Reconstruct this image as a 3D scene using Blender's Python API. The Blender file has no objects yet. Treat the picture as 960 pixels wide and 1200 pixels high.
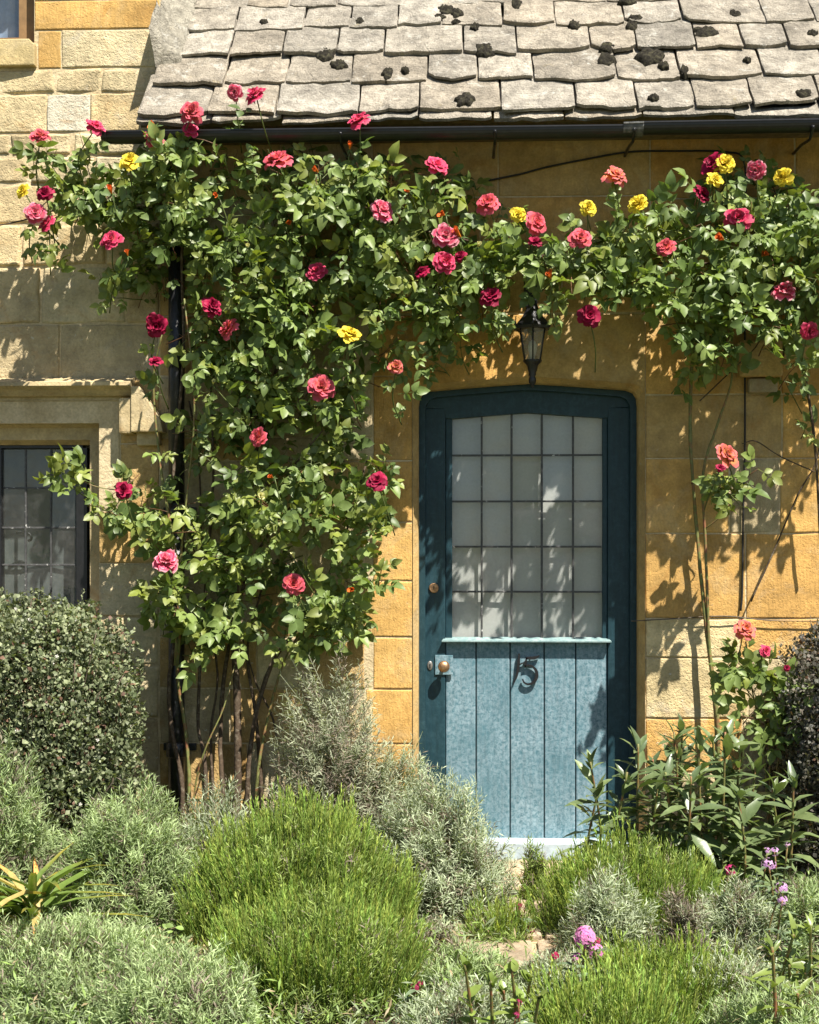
import bpy, bmesh, math
import numpy as np
from mathutils import Vector, noise as mnoise

# ------------------------------------------------------------------ camera, sky, sun, exposure
sc = bpy.context.scene
COL = sc.collection
F, PX0, PY0, DIST, EYE, YAW = 1560.0, 480.0, 640.0, 6.0, 1.46, math.radians(2.5)
CX = DIST * math.tan(YAW)
cam_d = bpy.data.cameras.new('camera')
cam = bpy.data.objects.new('camera', cam_d)
COL.objects.link(cam)
cam.location = (CX, -DIST, EYE)
cam.rotation_euler = (math.radians(90), 0, YAW)
cam_d.sensor_width = 36
cam_d.lens = 36 * F / 1200
cam_d.shift_y = (PY0 - 600) / 1200
cam_d.clip_start, cam_d.clip_end = 0.1, 2000
sc.camera = cam

SUN = Vector((0.80, -1.0, 2.02)).normalized()
SUN_EL = math.asin(SUN.z)
SUN_AZ = math.atan2(SUN.x, SUN.y)
world = bpy.data.worlds.new('World')
sc.world = world
world.use_nodes = True
wn = world.node_tree.nodes
wl = world.node_tree.links
bg = wn['Background']
sky = wn.new('ShaderNodeTexSky')
sky.sky_type = 'NISHITA'
sky.sun_disc = False
sky.sun_elevation = SUN_EL
sky.sun_rotation = SUN_AZ
wl.new(sky.outputs[0], bg.inputs[0])
bg.inputs[1].default_value = 0.05
sun_d = bpy.data.lights.new('sun', 'SUN')
sun_d.energy = 5.0
sun_d.angle = math.radians(0.53)
sun_d.color = (1.0, 0.94, 0.84)
sun = bpy.data.objects.new('sun', sun_d)
COL.objects.link(sun)
sun.rotation_euler = SUN.to_track_quat('Z', 'Y').to_euler()
sun.location = (6, -8, 15)
vs = sc.view_settings
vs.view_transform = 'Standard'
vs.look = 'None'
vs.exposure = 1.22
vs.gamma = 1.0
vs.use_curve_mapping = False
sc.cycles.max_bounces = 5
sc.cycles.diffuse_bounces = 3
sc.cycles.glossy_bounces = 3
sc.cycles.caustics_reflective = False
sc.cycles.caustics_refractive = False
sc.cycles.transparent_max_bounces = 10

# ------------------------------------------------------------------ helpers
RNG = np.random.default_rng(7)


def W(px, py, y=0.0):
    """a point of the photograph at the depth plane Y = y, as world coordinates"""
    a, b = (px - PX0) / F, (PY0 - py) / F
    dx = -math.sin(YAW) + math.cos(YAW) * a
    dy = math.cos(YAW) + math.sin(YAW) * a
    t = (y + DIST) / dy
    return np.array((CX + dx * t, y, EYE + b * t))


def WX(px, y=0.0):
    return W(px, 640, y)[0]


def WZ(py, px=480, y=0.0):
    return W(px, py, y)[2]


def tag(o, label=None, cat=None, group=None, kind=None):
    if label: o['label'] = label
    if cat: o['category'] = cat
    if group: o['group'] = group
    if kind: o['kind'] = kind
    return o


def empty(name, loc, label, cat, group=None):
    o = bpy.data.objects.new(name, None)
    COL.objects.link(o)
    o.location = loc
    return tag(o, label, cat, group)


def link(name, me, mat, parent=None, loc=None, color=None, **kw):
    o = bpy.data.objects.new(name, me)
    COL.objects.link(o)
    if mat is not None and not me.materials:
        me.materials.append(mat)
    if loc is not None:
        o.location = loc
    if color is not None:
        o.color = (*color, 1)
    if parent is not None:
        o.parent = parent
        off = Vector((0, 0, 0))
        p = parent
        while p is not None:
            off += p.location
            p = p.parent
        o.location = Vector(o.location) - off
    return tag(o, **kw)


def pymesh(name, verts, faces, smooth=False):
    me = bpy.data.meshes.new(name)
    me.from_pydata([tuple(map(float, v)) for v in verts], [], [tuple(map(int, f)) for f in faces])
    if smooth:
        me.polygons.foreach_set('use_smooth', [True] * len(me.polygons))
    me.update()
    return me


def centred(verts):
    v = np.asarray(verts, float)
    c = (v.min(0) + v.max(0)) / 2
    return v - c, c


def piece(name, verts, faces, mat, parent=None, color=None, smooth=False, **kw):
    """one mesh object from world coordinates, its origin at its own centre"""
    v, c = centred(verts)
    return link(name, pymesh(name, v, faces, smooth), mat, parent, c, color, **kw)


def from_bm(name, bm, mat, parent=None, color=None, smooth=False, **kw):
    bmesh.ops.recalc_face_normals(bm, faces=bm.faces)
    v = [tuple(x.co) for x in bm.verts]
    bm.verts.index_update()
    f = [[x.index for x in fc.verts] for fc in bm.faces]
    bm.free()
    return piece(name, v, f, mat, parent, color, smooth, **kw)


def bm_box(bm, x0, x1, y0, y1, z0, z1, bevel=0.0, jit=0.0, rng=RNG):
    vs_ = [bm.verts.new((x, y, z)) for x in (x0, x1) for y in (y0, y1) for z in (z0, z1)]
    if jit:
        for v in vs_:
            v.co += Vector(rng.normal(0, jit, 3))
    idx = [(0, 1, 3, 2), (4, 6, 7, 5), (0, 4, 5, 1), (2, 3, 7, 6), (0, 2, 6, 4), (1, 5, 7, 3)]
    fs = [bm.faces.new([vs_[i] for i in f]) for f in idx]
    if bevel:
        es = list({e for f in fs for e in f.edges})
        bmesh.ops.bevel(bm, geom=es, offset=bevel, segments=2, affect='EDGES', profile=0.6)


def box(name, x0, x1, y0, y1, z0, z1, mat, parent=None, bevel=0.003, color=None, **kw):
    bm = bmesh.new()
    bm_box(bm, x0, x1, y0, y1, z0, z1, bevel)
    return from_bm(name, bm, mat, parent, color, **kw)


def pbox(name, pa, pb, qa, qb, y0, y1, mat, parent=None, bevel=0.003, color=None, **kw):
    """box between two pixel columns and two pixel rows, its front at y0"""
    pm = (pa + pb) / 2
    return box(name, WX(pa, y0), WX(pb, y0), y0, y1, WZ(qb, pm, y0), WZ(qa, pm, y0), mat, parent, bevel, color, **kw)


def prism(name, pts, y0, y1, mat, parent=None, bevel=0.0, color=None, **kw):
    """polygon of (x, z) points, front at y0, back at y1"""
    bm = bmesh.new()
    fr = [bm.verts.new((x, y0, z)) for x, z in pts]
    bk = [bm.verts.new((x, y1, z)) for x, z in pts]
    f = bm.faces.new(fr)
    bm.faces.new(bk[::-1])
    n = len(pts)
    for i in range(n):
        bm.faces.new((fr[i], fr[(i + 1) % n], bk[(i + 1) % n], bk[i]))
    if bevel:
        bmesh.ops.bevel(bm, geom=list(f.edges), offset=bevel, segments=2, affect='EDGES', profile=0.6)
    return from_bm(name, bm, mat, parent, color, **kw)


def smooth_path(pts, n=6):
    p = np.asarray(pts, float)
    if len(p) < 3:
        return p
    q = np.vstack([2 * p[0] - p[1], p, 2 * p[-1] - p[-2]])
    out = []
    for i in range(1, len(q) - 2):
        for t in np.linspace(0, 1, n, endpoint=False):
            a, b, c, d = q[i - 1], q[i], q[i + 1], q[i + 2]
            out.append(.5 * (2 * b + (c - a) * t + (2 * a - 5 * b + 4 * c - d) * t ** 2 + (3 * b - a - 3 * c + d) * t ** 3))
    out.append(p[-1])
    return np.array(out)


def tube_geo(path, radii, seg=6, wob=0.0, rng=RNG):
    p = np.asarray(path, float)
    n = len(p)
    r = np.interp(np.linspace(0, 1, n), np.linspace(0, 1, len(radii)), radii)
    tg = np.gradient(p, axis=0)
    tg /= np.linalg.norm(tg, axis=1)[:, None] + 1e-9
    ref = np.array((.31, .95, .05))
    V, Fc = [], []
    for i in range(n):
        a = np.cross(tg[i], ref)
        a /= np.linalg.norm(a) + 1e-9
        b = np.cross(tg[i], a)
        for k in range(seg):
            th = 2 * math.pi * k / seg
            rr = r[i] * (1 + (rng.normal() * wob if wob else 0))
            V.append(p[i] + (a * math.cos(th) + b * math.sin(th)) * rr)
    for i in range(n - 1):
        for k in range(seg):
            k2 = (k + 1) % seg
            Fc.append((i * seg + k, i * seg + k2, (i + 1) * seg + k2, (i + 1) * seg + k))
    V.append(p[0]); V.append(p[-1])
    for k in range(seg):
        Fc.append((len(V) - 2, (k + 1) % seg, k))
        Fc.append((len(V) - 1, (n - 1) * seg + k, (n - 1) * seg + (k + 1) % seg))
    return V, Fc


def tube(name, path, radii, mat, parent=None, seg=6, wob=0.0, rng=RNG, **kw):
    V, Fc = tube_geo(path, radii, seg, wob, rng)
    return piece(name, V, Fc, mat, parent, None, True, **kw)


def lathe_geo(prof, cx, cy, seg=24, rot=0.0):
    V, Fc = [], []
    for (r, z) in prof:
        for k in range(seg):
            th = rot + 2 * math.pi * k / seg
            V.append((cx + r * math.cos(th), cy + r * math.sin(th), z))
    for i in range(len(prof) - 1):
        for k in range(seg):
            k2 = (k + 1) % seg
            Fc.append((i * seg + k, i * seg + k2, (i + 1) * seg + k2, (i + 1) * seg + k))
    Fc.append(tuple(range(seg))[::-1])
    Fc.append(tuple((len(prof) - 1) * seg + k for k in range(seg)))
    return V, Fc


# ------------------------------------------------------------------ materials
class NT:
    def __init__(s, name):
        s.m = bpy.data.materials.new(name)
        s.m.use_nodes = True
        s.t = s.m.node_tree
        s.p = s.t.nodes['Principled BSDF']
        s.out = s.t.nodes['Material Output']

    def n(s, typ, ins=None, **props):
        nd = s.t.nodes.new('ShaderNode' + typ)
        for k, v in props.items():
            setattr(nd, k, v)
        for k, v in (ins or {}).items():
            s.set(nd.inputs[k], v)
        return nd

    def set(s, sock, v):
        if isinstance(v, bpy.types.NodeSocket):
            s.t.links.new(v, sock)
        elif isinstance(v, tuple) and len(v) == 3 and sock.type == 'RGBA':
            sock.default_value = (*v, 1)
        else:
            sock.default_value = v

    def pos(s, scale=(1, 1, 1)):
        g = s.n('NewGeometry')
        m = s.n('Mapping', {'Vector': g.outputs['Position'], 'Scale': scale})
        return m.outputs[0]

    def noise(s, vec, scale, detail=4, rough=.55, dist=0.0):
        return s.n('TexNoise', {'Vector': vec, 'Scale': scale, 'Detail': detail, 'Roughness': rough, 'Distortion': dist}).outputs[0]

    def ramp(s, fac, a, b, va=0.0, vb=1.0):
        return s.n('MapRange', {'Value': fac, 'From Min': a, 'From Max': b, 'To Min': va, 'To Max': vb}, clamp=True).outputs[0]

    def mix(s, fac, a, b, mode='MIX'):
        nd = s.n('Mix', data_type='RGBA', blend_type=mode)
        s.set(nd.inputs[0], fac)
        s.set(nd.inputs[6], a)
        s.set(nd.inputs[7], b)
        return nd.outputs[2]

    def math(s, op, a, b=0.0):
        nd = s.n('Math', operation=op)
        s.set(nd.inputs[0], a)
        s.set(nd.inputs[1], b)
        return nd.outputs[0]

    def bump(s, h, strength, dist=0.01, normal=None):
        ins = {'Height': h, 'Strength': strength, 'Distance': dist}
        if normal is not None:
            ins['Normal'] = normal
        return s.n('Bump', ins).outputs[0]

    def done(s, color=None, rough=None, normal=None, spec=None, metal=None):
        if color is not None: s.set(s.p.inputs['Base Color'], color)
        if rough is not None: s.set(s.p.inputs['Roughness'], rough)
        if normal is not None: s.set(s.p.inputs['Normal'], normal)
        if spec is not None: s.set(s.p.inputs['Specular IOR Level'], spec)
        if metal is not None: s.set(s.p.inputs['Metallic'], metal)
        return s.m


def stone_mat(name, tool=0.5, pit=0.6, lichen=0.35, grain=1.0):
    m = NT(name)
    p = m.pos()
    oi = m.n('ObjectInfo')
    big = m.noise(p, 2.6, 6, .6)
    mid = m.noise(p, 14, 6, .65)
    fine = m.noise(p, 90, 4, .6)
    c = m.mix(1.0, oi.outputs['Color'], m.ramp(big, .3, .7, .66, 1.22), 'MULTIPLY')
    c = m.mix(1.0, c, m.ramp(mid, .3, .72, .74, 1.20), 'MULTIPLY')
    pale = m.ramp(m.noise(p, 3.7, 7, .7, .8), .50, .70, 0, .42)
    c = m.mix(pale, c, (.54, .44, .27))
    strk = m.ramp(m.noise(m.pos((9, 9, 1.1)), 1.0, 6, .7), .56, .74, 0, .38)
    c = m.mix(strk, c, (.20, .13, .06))
    c = m.mix(1.0, c, m.ramp(fine, .3, .7, .85, 1.12), 'MULTIPLY')
    rust = m.ramp(m.noise(p, 5.1, 5, .6, 1.2), .56, .72, 0, .45)
    c = m.mix(rust, c, (.36, .17, .04))
    lc = m.ramp(m.noise(p, 7.5, 7, .7, .6), .56, .70, 0, lichen)
    c = m.mix(lc, c, (.40, .37, .30))
    sp = m.ramp(m.noise(p, 33, 3, .6), .68, .74, 0, lichen * 1.4)
    c = m.mix(sp, c, (.55, .53, .46))
    drk = m.ramp(m.noise(p, 21, 5, .7, .4), .66, .76, 0, .5)
    c = m.mix(drk, c, (.10, .075, .045))
    tl = m.noise(m.pos((70, 70, 9)), 1.4, 3, .6)
    h = m.math('MULTIPLY', tl, tool)
    vor = m.n('TexVoronoi', {'Vector': p, 'Scale': 95.0, 'Randomness': 1.0}).outputs['Distance']
    h = m.math('ADD', h, m.math('MULTIPLY', m.ramp(vor, 0, .35), pit * .5))
    h = m.math('ADD', h, m.math('MULTIPLY', mid, grain * 1.3))
    h = m.math('ADD', h, m.math('MULTIPLY', fine, grain * .5))
    return m.done(c, .93, m.bump(h, .75, .0075), .25)


M = {}
M['ashlar'] = stone_mat('ashlar_stone', .55, .4, .18, .7)
M['rubble'] = stone_mat('rubble_stone', .12, .8, .55, 1.6)
M['dressed'] = stone_mat('dressed_stone', .2, .35, .2, .6)


def mk_mortar():
    m = NT('lime_mortar')
    p = m.pos()
    n1 = m.noise(p, 6, 6, .6)
    n2 = m.noise(p, 80, 4, .6)
    c = m.mix(m.ramp(n1, .35, .7), (.46, .36, .21), (.66, .55, .36))
    c = m.mix(1.0, c, m.ramp(n2, .3, .7, .8, 1.15), 'MULTIPLY')
    return m.done(c, .95, m.bump(n2, .8, .006), .2)


M['mortar'] = mk_mortar()


def mk_slate():
    m = NT('stone_slate')
    p = m.pos()
    oi = m.n('ObjectInfo')
    big = m.noise(p, 4, 6, .65)
    mid = m.noise(p, 17, 8, .7)
    fine = m.noise(p, 120, 4, .65)
    c = m.mix(1.0, oi.outputs['Color'], m.ramp(big, .3, .7, .66, 1.28), 'MULTIPLY')
    c = m.mix(1.0, c, m.ramp(mid, .32, .7, .55, 1.32), 'MULTIPLY')
    spk = m.ramp(m.noise(p, 70, 3, .6), .64, .71, 0, .55)
    c = m.mix(spk, c, (.09, .08, .065))
    c = m.mix(1.0, c, m.ramp(fine, .3, .7, .80, 1.15), 'MULTIPLY')
    wl_ = m.ramp(m.noise(p, 9.5, 6, .75, .5), .58, .66, 0, .75)
    c = m.mix(wl_, c, (.52, .50, .44))
    sp = m.ramp(m.noise(p, 46, 3, .6), .66, .71, 0, .7)
    c = m.mix(sp, c, (.52, .50, .44))
    yl = m.ramp(m.noise(p, 12.3, 5, .7, .3), .63, .72, 0, .55)
    c = m.mix(yl, c, (.34, .28, .15))
    dk = m.ramp(m.noise(p, 25, 7, .8, .8), .56, .68, 0, .55)
    c = m.mix(dk, c, (.10, .085, .07))
    lam = m.noise(m.pos((3, 3, 46)), 1.0, 5, .6)
    h = m.math('ADD', m.math('MULTIPLY', mid, 1.5), m.math('MULTIPLY', fine, .6))
    h = m.math('ADD', h, m.math('MULTIPLY', lam, .6))
    crk = m.n('TexVoronoi', {'Vector': m.mix(.12, p, m.n('TexNoise', {'Vector': p, 'Scale': 9.0, 'Detail': 5.0}).outputs[1]), 'Scale': 7.0}, feature='DISTANCE_TO_EDGE').outputs['Distance']
    h = m.math('ADD', h, m.ramp(crk, 0, .05, 0, .16))
    c = m.mix(m.ramp(crk, .0, .016, .13, 0), c, (.10, .085, .07))
    return m.done(c, .95, m.bump(h, 1.0, .020), .2)


M['slate'] = mk_slate()


def simple(name, col, rough, nscale=20, amt=.2, bump=.2, spec=.5, metal=0.0, col2=None, lo=.45, hi=.65):
    m = NT(name)
    p = m.pos()
    n1 = m.noise(p, nscale, 6, .6)
    c = m.mix(1.0, col, m.ramp(n1, .3, .7, 1 - amt, 1 + amt), 'MULTIPLY')
    if col2:
        c = m.mix(m.ramp(m.noise(p, nscale * .6, 7, .7, .5), lo, hi), c, col2)
    return m.done(c, rough, m.bump(n1, bump, .004), spec, metal)


M['moss'] = simple('dark_moss', (.022, .020, .016), 1.0, 90, .6, 1.0, .05, col2=(.060, .056, .036), lo=.5, hi=.62)
M['gutter'] = simple('black_gutter_paint', (.012, .012, .013), .38, 30, .3, .15, .5, col2=(.03, .03, .03), lo=.55, hi=.75)
M['iron'] = simple('black_cast_iron', (.012, .012, .014), .33, 55, .4, .9, .5, col2=(.05, .05, .05), lo=.6, hi=.75)
M['lead'] = simple('lead_came', (.06, .06, .06), .5, 60, .4, .4, .5, col2=(.5, .5, .48), lo=.60, hi=.66)
M['cable'] = simple('black_cable', (.012, .011, .01), .6)
M['wire'] = simple('rusty_wire', (.10, .08, .06), .6, metal=.3)
M['brass'] = simple('worn_brass', (.50, .30, .16), .42, 60, .3, .2, .5, .85, (.22, .13, .08))
M['sill_paint'] = simple('pale_sill_paint', (.42, .50, .54), .6, 25, .2, .3, .4, col2=(.30, .30, .27), lo=.58, hi=.72)
M['timber'] = simple('weathered_timber', (.20, .15, .095), .85, 30, .3, .5, .3)
M['brown_frame'] = simple('brown_window_frame', (.22, .13, .055), .6, 25, .2, .2, .4)
M['curtain'] = simple('white_net_curtain', (.52, .52, .505), .9, 90, .06, .15, .2)
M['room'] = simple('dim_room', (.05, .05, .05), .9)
M['blind'] = simple('grey_blind', (.20, .21, .205), .9, 8, .25)
M['bulb'] = simple('frosted_bulb', (.7, .7, .66), .35)
M['bark'] = simple('rose_bark', (.075, .052, .034), .85, 70, .4, .8, .25, col2=(.20, .165, .12), lo=.52, hi=.68)
M['cane'] = simple('green_cane', (.15, .16, .05), .55, 50, .3, .3, .4, col2=(.24, .10, .05), lo=.48, hi=.62)
M['wood'] = simple('dry_lavender_wood', (.13, .10, .075), .9, 60, .3, .5, .2)


def mk_paint(name, col, fade, fmin, fmax, amt, rough=.5, bscale=30):
    """oil paint on wood, bleached in patches, with vertical grain"""
    m = NT(name)
    p = m.pos()
    g1 = m.noise(m.pos((42, 42, 5)), 1.5, 6, .65)
    bl = m.noise(p, bscale, 8, .75, .4)
    big = m.noise(p, 4.0, 5, .6)
    f = m.math('MULTIPLY', m.ramp(bl, fmin, fmax), m.ramp(big, .32, .62, .35, 1.0))
    f = m.math('MULTIPLY', f, amt)
    c = m.mix(f, col, fade)
    c = m.mix(1.0, c, m.ramp(g1, .3, .7, .80, 1.14), 'MULTIPLY')
    hz = m.ramp(m.noise(m.pos((14, 14, 60)), 1.0, 5, .7), .58, .68, 0, amt * .35)
    c = m.mix(hz, c, fade)
    ch = m.ramp(m.noise(p, 60, 4, .7), .70, .76, 0, .6)
    c = m.mix(ch, c, (.03, .06, .075))
    h = m.math('ADD', g1, m.math('MULTIPLY', bl, .5))
    return m.done(c, rough, m.bump(h, .35, .004), .4)


M['paint'] = mk_paint('teal_door_paint', (.008, .036, .049), (.08, .17, .21), .46, .72, .26)
M['paint_faded'] = mk_paint('bleached_teal_paint', (.062, .150, .185), (.26, .355, .405), .38, .60, .95, .6, 58)
M['ledge_paint'] = mk_paint('ledge_paint', (.16, .26, .27), (.44, .51, .48), .42, .66, .8, .55)


def mk_glass(name, tint, refl, d0=.02, d1=.12):
    m = NT(name)
    t = m.t
    tr = m.n('BsdfTransparent', {'Color': tint})
    gl = m.n('BsdfGlossy', {'Color': (1.0, 1.0, 1.0), 'Roughness': .03})
    df = m.n('BsdfDiffuse', {'Color': (.45, .45, .43)})
    p = m.pos()
    bn = m.bump(m.noise(p, 7, 3, .5), .10, .02)
    m.set(gl.inputs['Normal'], bn)
    fc = m.n('LayerWeight', {'Blend': .5}).outputs['Facing']        # same from both sides of the thin pane
    fr = m.math('ADD', m.math('MULTIPLY', m.math('POWER', fc, 5.0), .9), .045)
    ms = m.n('MixShader')
    m.set(ms.inputs[0], m.math('ADD', m.math('MULTIPLY', fr, refl), 0.0))
    t.links.new(tr.outputs[0], ms.inputs[1])
    t.links.new(gl.outputs[0], ms.inputs[2])
    ms2 = m.n('MixShader')
    dust = m.ramp(m.noise(p, 13, 7, .75, .4), .45, .8, d0, d1)
    m.set(ms2.inputs[0], dust)
    t.links.new(ms.outputs[0], ms2.inputs[1])
    t.links.new(df.outputs[0], ms2.inputs[2])
    t.links.new(ms2.outputs[0], m.out.inputs[0])
    return m.m


M['glass'] = mk_glass('door_glass', (.86, .88, .87), 1.4)
M['dark_glass'] = mk_glass('window_glass', (.62, .66, .66), 1.5)
M['lamp_glass'] = mk_glass('lantern_glass', (.80, .78, .72), 1.6, .10, .30)
M['blue_glass'] = mk_glass('upper_glass', (.75, .8, .85), 2.0)


def mk_leaf(name, trans=.30, rough=.42, spec=.5, gain=1.0, bumps=.25):
    """leaf colour from each leaf's own tint, thin and lit through"""
    m = NT(name)
    at = m.n('Attribute', attribute_name='tint').outputs['Color']
    p = m.pos()
    n1 = m.noise(p, 38, 4, .6)
    c = m.mix(1.0, at, m.ramp(n1, .3, .7, .82 * gain, 1.18 * gain), 'MULTIPLY')
    m.done(c, rough, m.bump(n1, bumps, .004), spec)
    tl = m.n('BsdfTranslucent')
    c2 = m.mix(1.0, c, (1.5, 1.6, .6), 'MULTIPLY')
    m.set(tl.inputs[0], c2)
    ms = m.n('MixShader', {0: trans})
    m.t.links.new(m.p.outputs[0], ms.inputs[1])
    m.t.links.new(tl.outputs[0], ms.inputs[2])
    m.t.links.new(ms.outputs[0], m.out.inputs[0])
    return m.m


M['leaf'] = mk_leaf('rose_leaf', .28, .46, .42)
M['herb'] = mk_leaf('lavender_leaf', .28, .65, .25, 1.0, .1)
M['small_leaf'] = mk_leaf('small_leaf', .22, .5, .35, 1.0, .1)
M['broad_leaf'] = mk_leaf('broad_leaf', .22, .36, .55)


def mk_petal():
    m = NT('rose_petal')
    at = m.n('Attribute', attribute_name='tint').outputs['Color']
    m.done(at, .6, None, .25)
    tl = m.n('BsdfTranslucent')
    m.set(tl.inputs[0], at)
    ms = m.n('MixShader', {0: .32})
    m.t.links.new(m.p.outputs[0], ms.inputs[1])
    m.t.links.new(tl.outputs[0], ms.inputs[2])
    m.t.links.new(ms.outputs[0], m.out.inputs[0])
    return m.m


M['petal'] = mk_petal()


def mk_soil():
    m = NT('garden_soil')
    p = m.pos()
    n1 = m.noise(p, 3, 8, .65)
    n2 = m.noise(p, 45, 6, .7)
    c = m.mix(m.ramp(n1, .3, .7), (.055, .038, .024), (.12, .088, .055))
    c = m.mix(m.ramp(n2, .58, .7), c, (.20, .15, .10))
    return m.done(c, .97, m.bump(m.math('ADD', n1, n2), 1.0, .03), .15)


M['soil'] = mk_soil()


def mk_ground():
    m = NT('verge_ground')
    p = m.pos()
    n1 = m.noise(p, .6, 6, .6)
    n2 = m.noise(p, 30, 5, .7)
    c = m.mix(m.ramp(n1, .4, .6), (.06, .09, .03), (.14, .12, .085))
    c = m.mix(1.0, c, m.ramp(n2, .3, .7, .7, 1.3), 'MULTIPLY')
    return m.done(c, .95, m.bump(n2, .8, .02), .2)


M['ground'] = mk_ground()

# ------------------------------------------------------------------ the setting: ground, bed, path
GS = 300
link('ground', pymesh('ground', [(-GS, -GS, -.03), (GS, -GS, -.03), (GS, GS, -.03), (-GS, GS, -.03)], [(0, 1, 2, 3)]),
     M['ground'], kind='structure')
gx, gy = np.linspace(-3.2, 3.4, 70), np.linspace(-2.9, .15, 34)
bv = [(x, y, .005 + .035 * mnoise.noise(Vector((x * 3, y * 3, 1.7))) + .015 * mnoise.noise(Vector((x * 11, y * 11, 4))))
      for y in gy for x in gx]
bf = [(j * 70 + i, j * 70 + i + 1, (j + 1) * 70 + i + 1, (j + 1) * 70 + i) for j in range(33) for i in range(69)]
link('flower_bed', pymesh('flower_bed', bv, bf, True), M['soil'], kind='structure')

path = box('path', .195, .962, -1.72, -.01, -.03, .034, M['mortar'], None, .004, kind='structure')
yy = -.02
prng = np.random.default_rng(3)
while yy > -1.45:
    d = prng.uniform(.24, .36)
    x = .20
    while x < .93:
        w = prng.uniform(.3, .46)
        w = .96 - x if x + w > .80 else w
        if w > .1:
            bm = bmesh.new()
            bm_box(bm, x + .008, x + w - .008, yy - d + .008, yy - .008, .02, .052 + prng.normal() * .003, .008, .004, prng)
            t = prng.uniform(.85, 1.1)
            from_bm('paving_slab', bm, M['rubble'], path, color=(.40 * t, .315 * t, .22 * t))
        x += w
    yy -= d

# ------------------------------------------------------------------ the cottage
COT = empty('stone_cottage', (0, 0, 0), 'honey stone cottage with stone slate roof, teal door and leaded window', 'house')
ORANGE = (.56, .325, .10)
ORANGE2 = (.62, .375, .12)
OCHRE = (.50, .335, .135)
CREAM = (.56, .46, .275)
BUFF = (.50, .405, .24)
GREY = (.46, .375, .225)
WTOP, EAVE = 4.6, WZ(152, 480, 0)


def block_mesh(w, h, rough, rng, edge=.006, depth=.10, out=.0):
    """one dressed block: rounded rim, slightly uneven face, centred at its own origin (face towards -Y)"""
    nu, nv = max(2, int(w / .075)), max(2, int(h / .065))
    b = edge
    us = np.concatenate([[-w / 2, -w / 2 + b], np.linspace(-w / 2 + b * 2.2, w / 2 - b * 2.2, nu + 1), [w / 2 - b, w / 2]])
    zs = np.concatenate([[-h / 2, -h / 2 + b], np.linspace(-h / 2 + b * 2.2, h / 2 - b * 2.2, nv + 1), [h / 2 - b, h / 2]])
    V, Fc = [], []
    nu_, nz_ = len(us), len(zs)
    off = rng.uniform(0, 50, 3)
    for j, z in enumerate(zs):
        for i, u in enumerate(us):
            rim = i in (0, nu_ - 1) or j in (0, nz_ - 1)
            nz = mnoise.noise(Vector((u * 9 + off[0], z * 9 + off[1], off[2])))
            nf = mnoise.noise(Vector((u * 26 + off[0], z * 26 + off[1], off[2])))
            y = (b * 1.1 if rim else 0) + rough * (nz * 1.0 + nf * .6) - out
            ju = out * .0 + rough * .9 * mnoise.noise(Vector((z * 14 + off[1], u * 3, off[0])))
            jz = rough * .9 * mnoise.noise(Vector((u * 14 + off[2], z * 3, off[1])))
            V.append((u + ju, y, z + jz))
    for j in range(nz_ - 1):
        for i in range(nu_ - 1):
            Fc.append((j * nu_ + i, j * nu_ + i + 1, (j + 1) * nu_ + i + 1, (j + 1) * nu_ + i))
    ring = [i for i in range(nu_)] + [j * nu_ + nu_ - 1 for j in range(1, nz_)] + \
           [(nz_ - 1) * nu_ + i for i in range(nu_ - 2, -1, -1)] + [j * nu_ for j in range(nz_ - 2, 0, -1)]
    base = len(V)
    for r in ring:
        V.append((V[r][0], depth, V[r][2]))
    n = len(ring)
    for k in range(n):
        k2 = (k + 1) % n
        Fc.append((ring[k2], ring[k], base + k, base + k2))
    return pymesh('stone', V, Fc, True)


def stone(x0, x1, z0, z1, parent, mat, color, rough, rng, gap=.0035, out=0.0, edge=.003):
    if x1 - x0 < .03 or z1 - z0 < .03:
        return
    me = block_mesh(x1 - x0 - 2 * gap, z1 - z0 - 2 * gap, rough, rng, edge, .10, out)
    t = rng.normal(1, .05)
    hue = rng.normal(0, .02)
    c = (color[0] * t, color[1] * t * (1 - hue), color[2] * t * (1 - 2.5 * hue))
    link('stone', me, mat, parent, ((x0 + x1) / 2, 0, (z0 + z1) / 2), c)


def course(x0, x1, z0, z1, parent, mat, colors, rough, rng, wmin, wmax, gap=.0035, edge=.003, out=0.0):
    x = x0
    while x < x1 - .02:
        w = rng.uniform(wmin, wmax)
        if x1 - (x + w) < wmin * .7:
            w = x1 - x
        c = colors[rng.integers(len(colors))]
        stone(x, x + w, z0, z1, parent, mat, c, rough, rng, gap, out + rng.uniform(0, rough * .7), edge)
        x += w


def wall_panel(name, rects):
    bm = bmesh.new()
    for (x0, x1, z0, z1) in rects:
        bm_box(bm, x0, x1, .0035, .34, z0, z1)
    return from_bm(name, bm, M['mortar'], COT)


XC = WX(187)                       # where the taller wing meets the low range
XL, XR = WX(-170), WX(1120)
DL, DR = WX(484), WX(756)
DTOP = WZ(438, 620)
main = wall_panel('wall', [(XC, DL, -.1, EAVE), (DR, XR, -.1, EAVE), (DL, DR, DTOP, EAVE)])
wrx0, wrx1 = WX(-160), WX(116)
wz0, wz1 = WZ(722, 50), WZ(496, 50)
ux1, uz0, uz1 = WX(40), WZ(50, 20), WZ(-120, 20)
ux0 = WX(-110)
wing = wall_panel('wall', [(wrx1, XC, -.1, WTOP), (XL, wrx1, -.1, wz0), (XL, wrx1, wz1, uz0), (XL, ux0, uz0, WTOP),
                           (ux1, wrx1, uz0, WTOP), (XL, wrx0, wz0, wz1)])
rng = np.random.default_rng(21)
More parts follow.
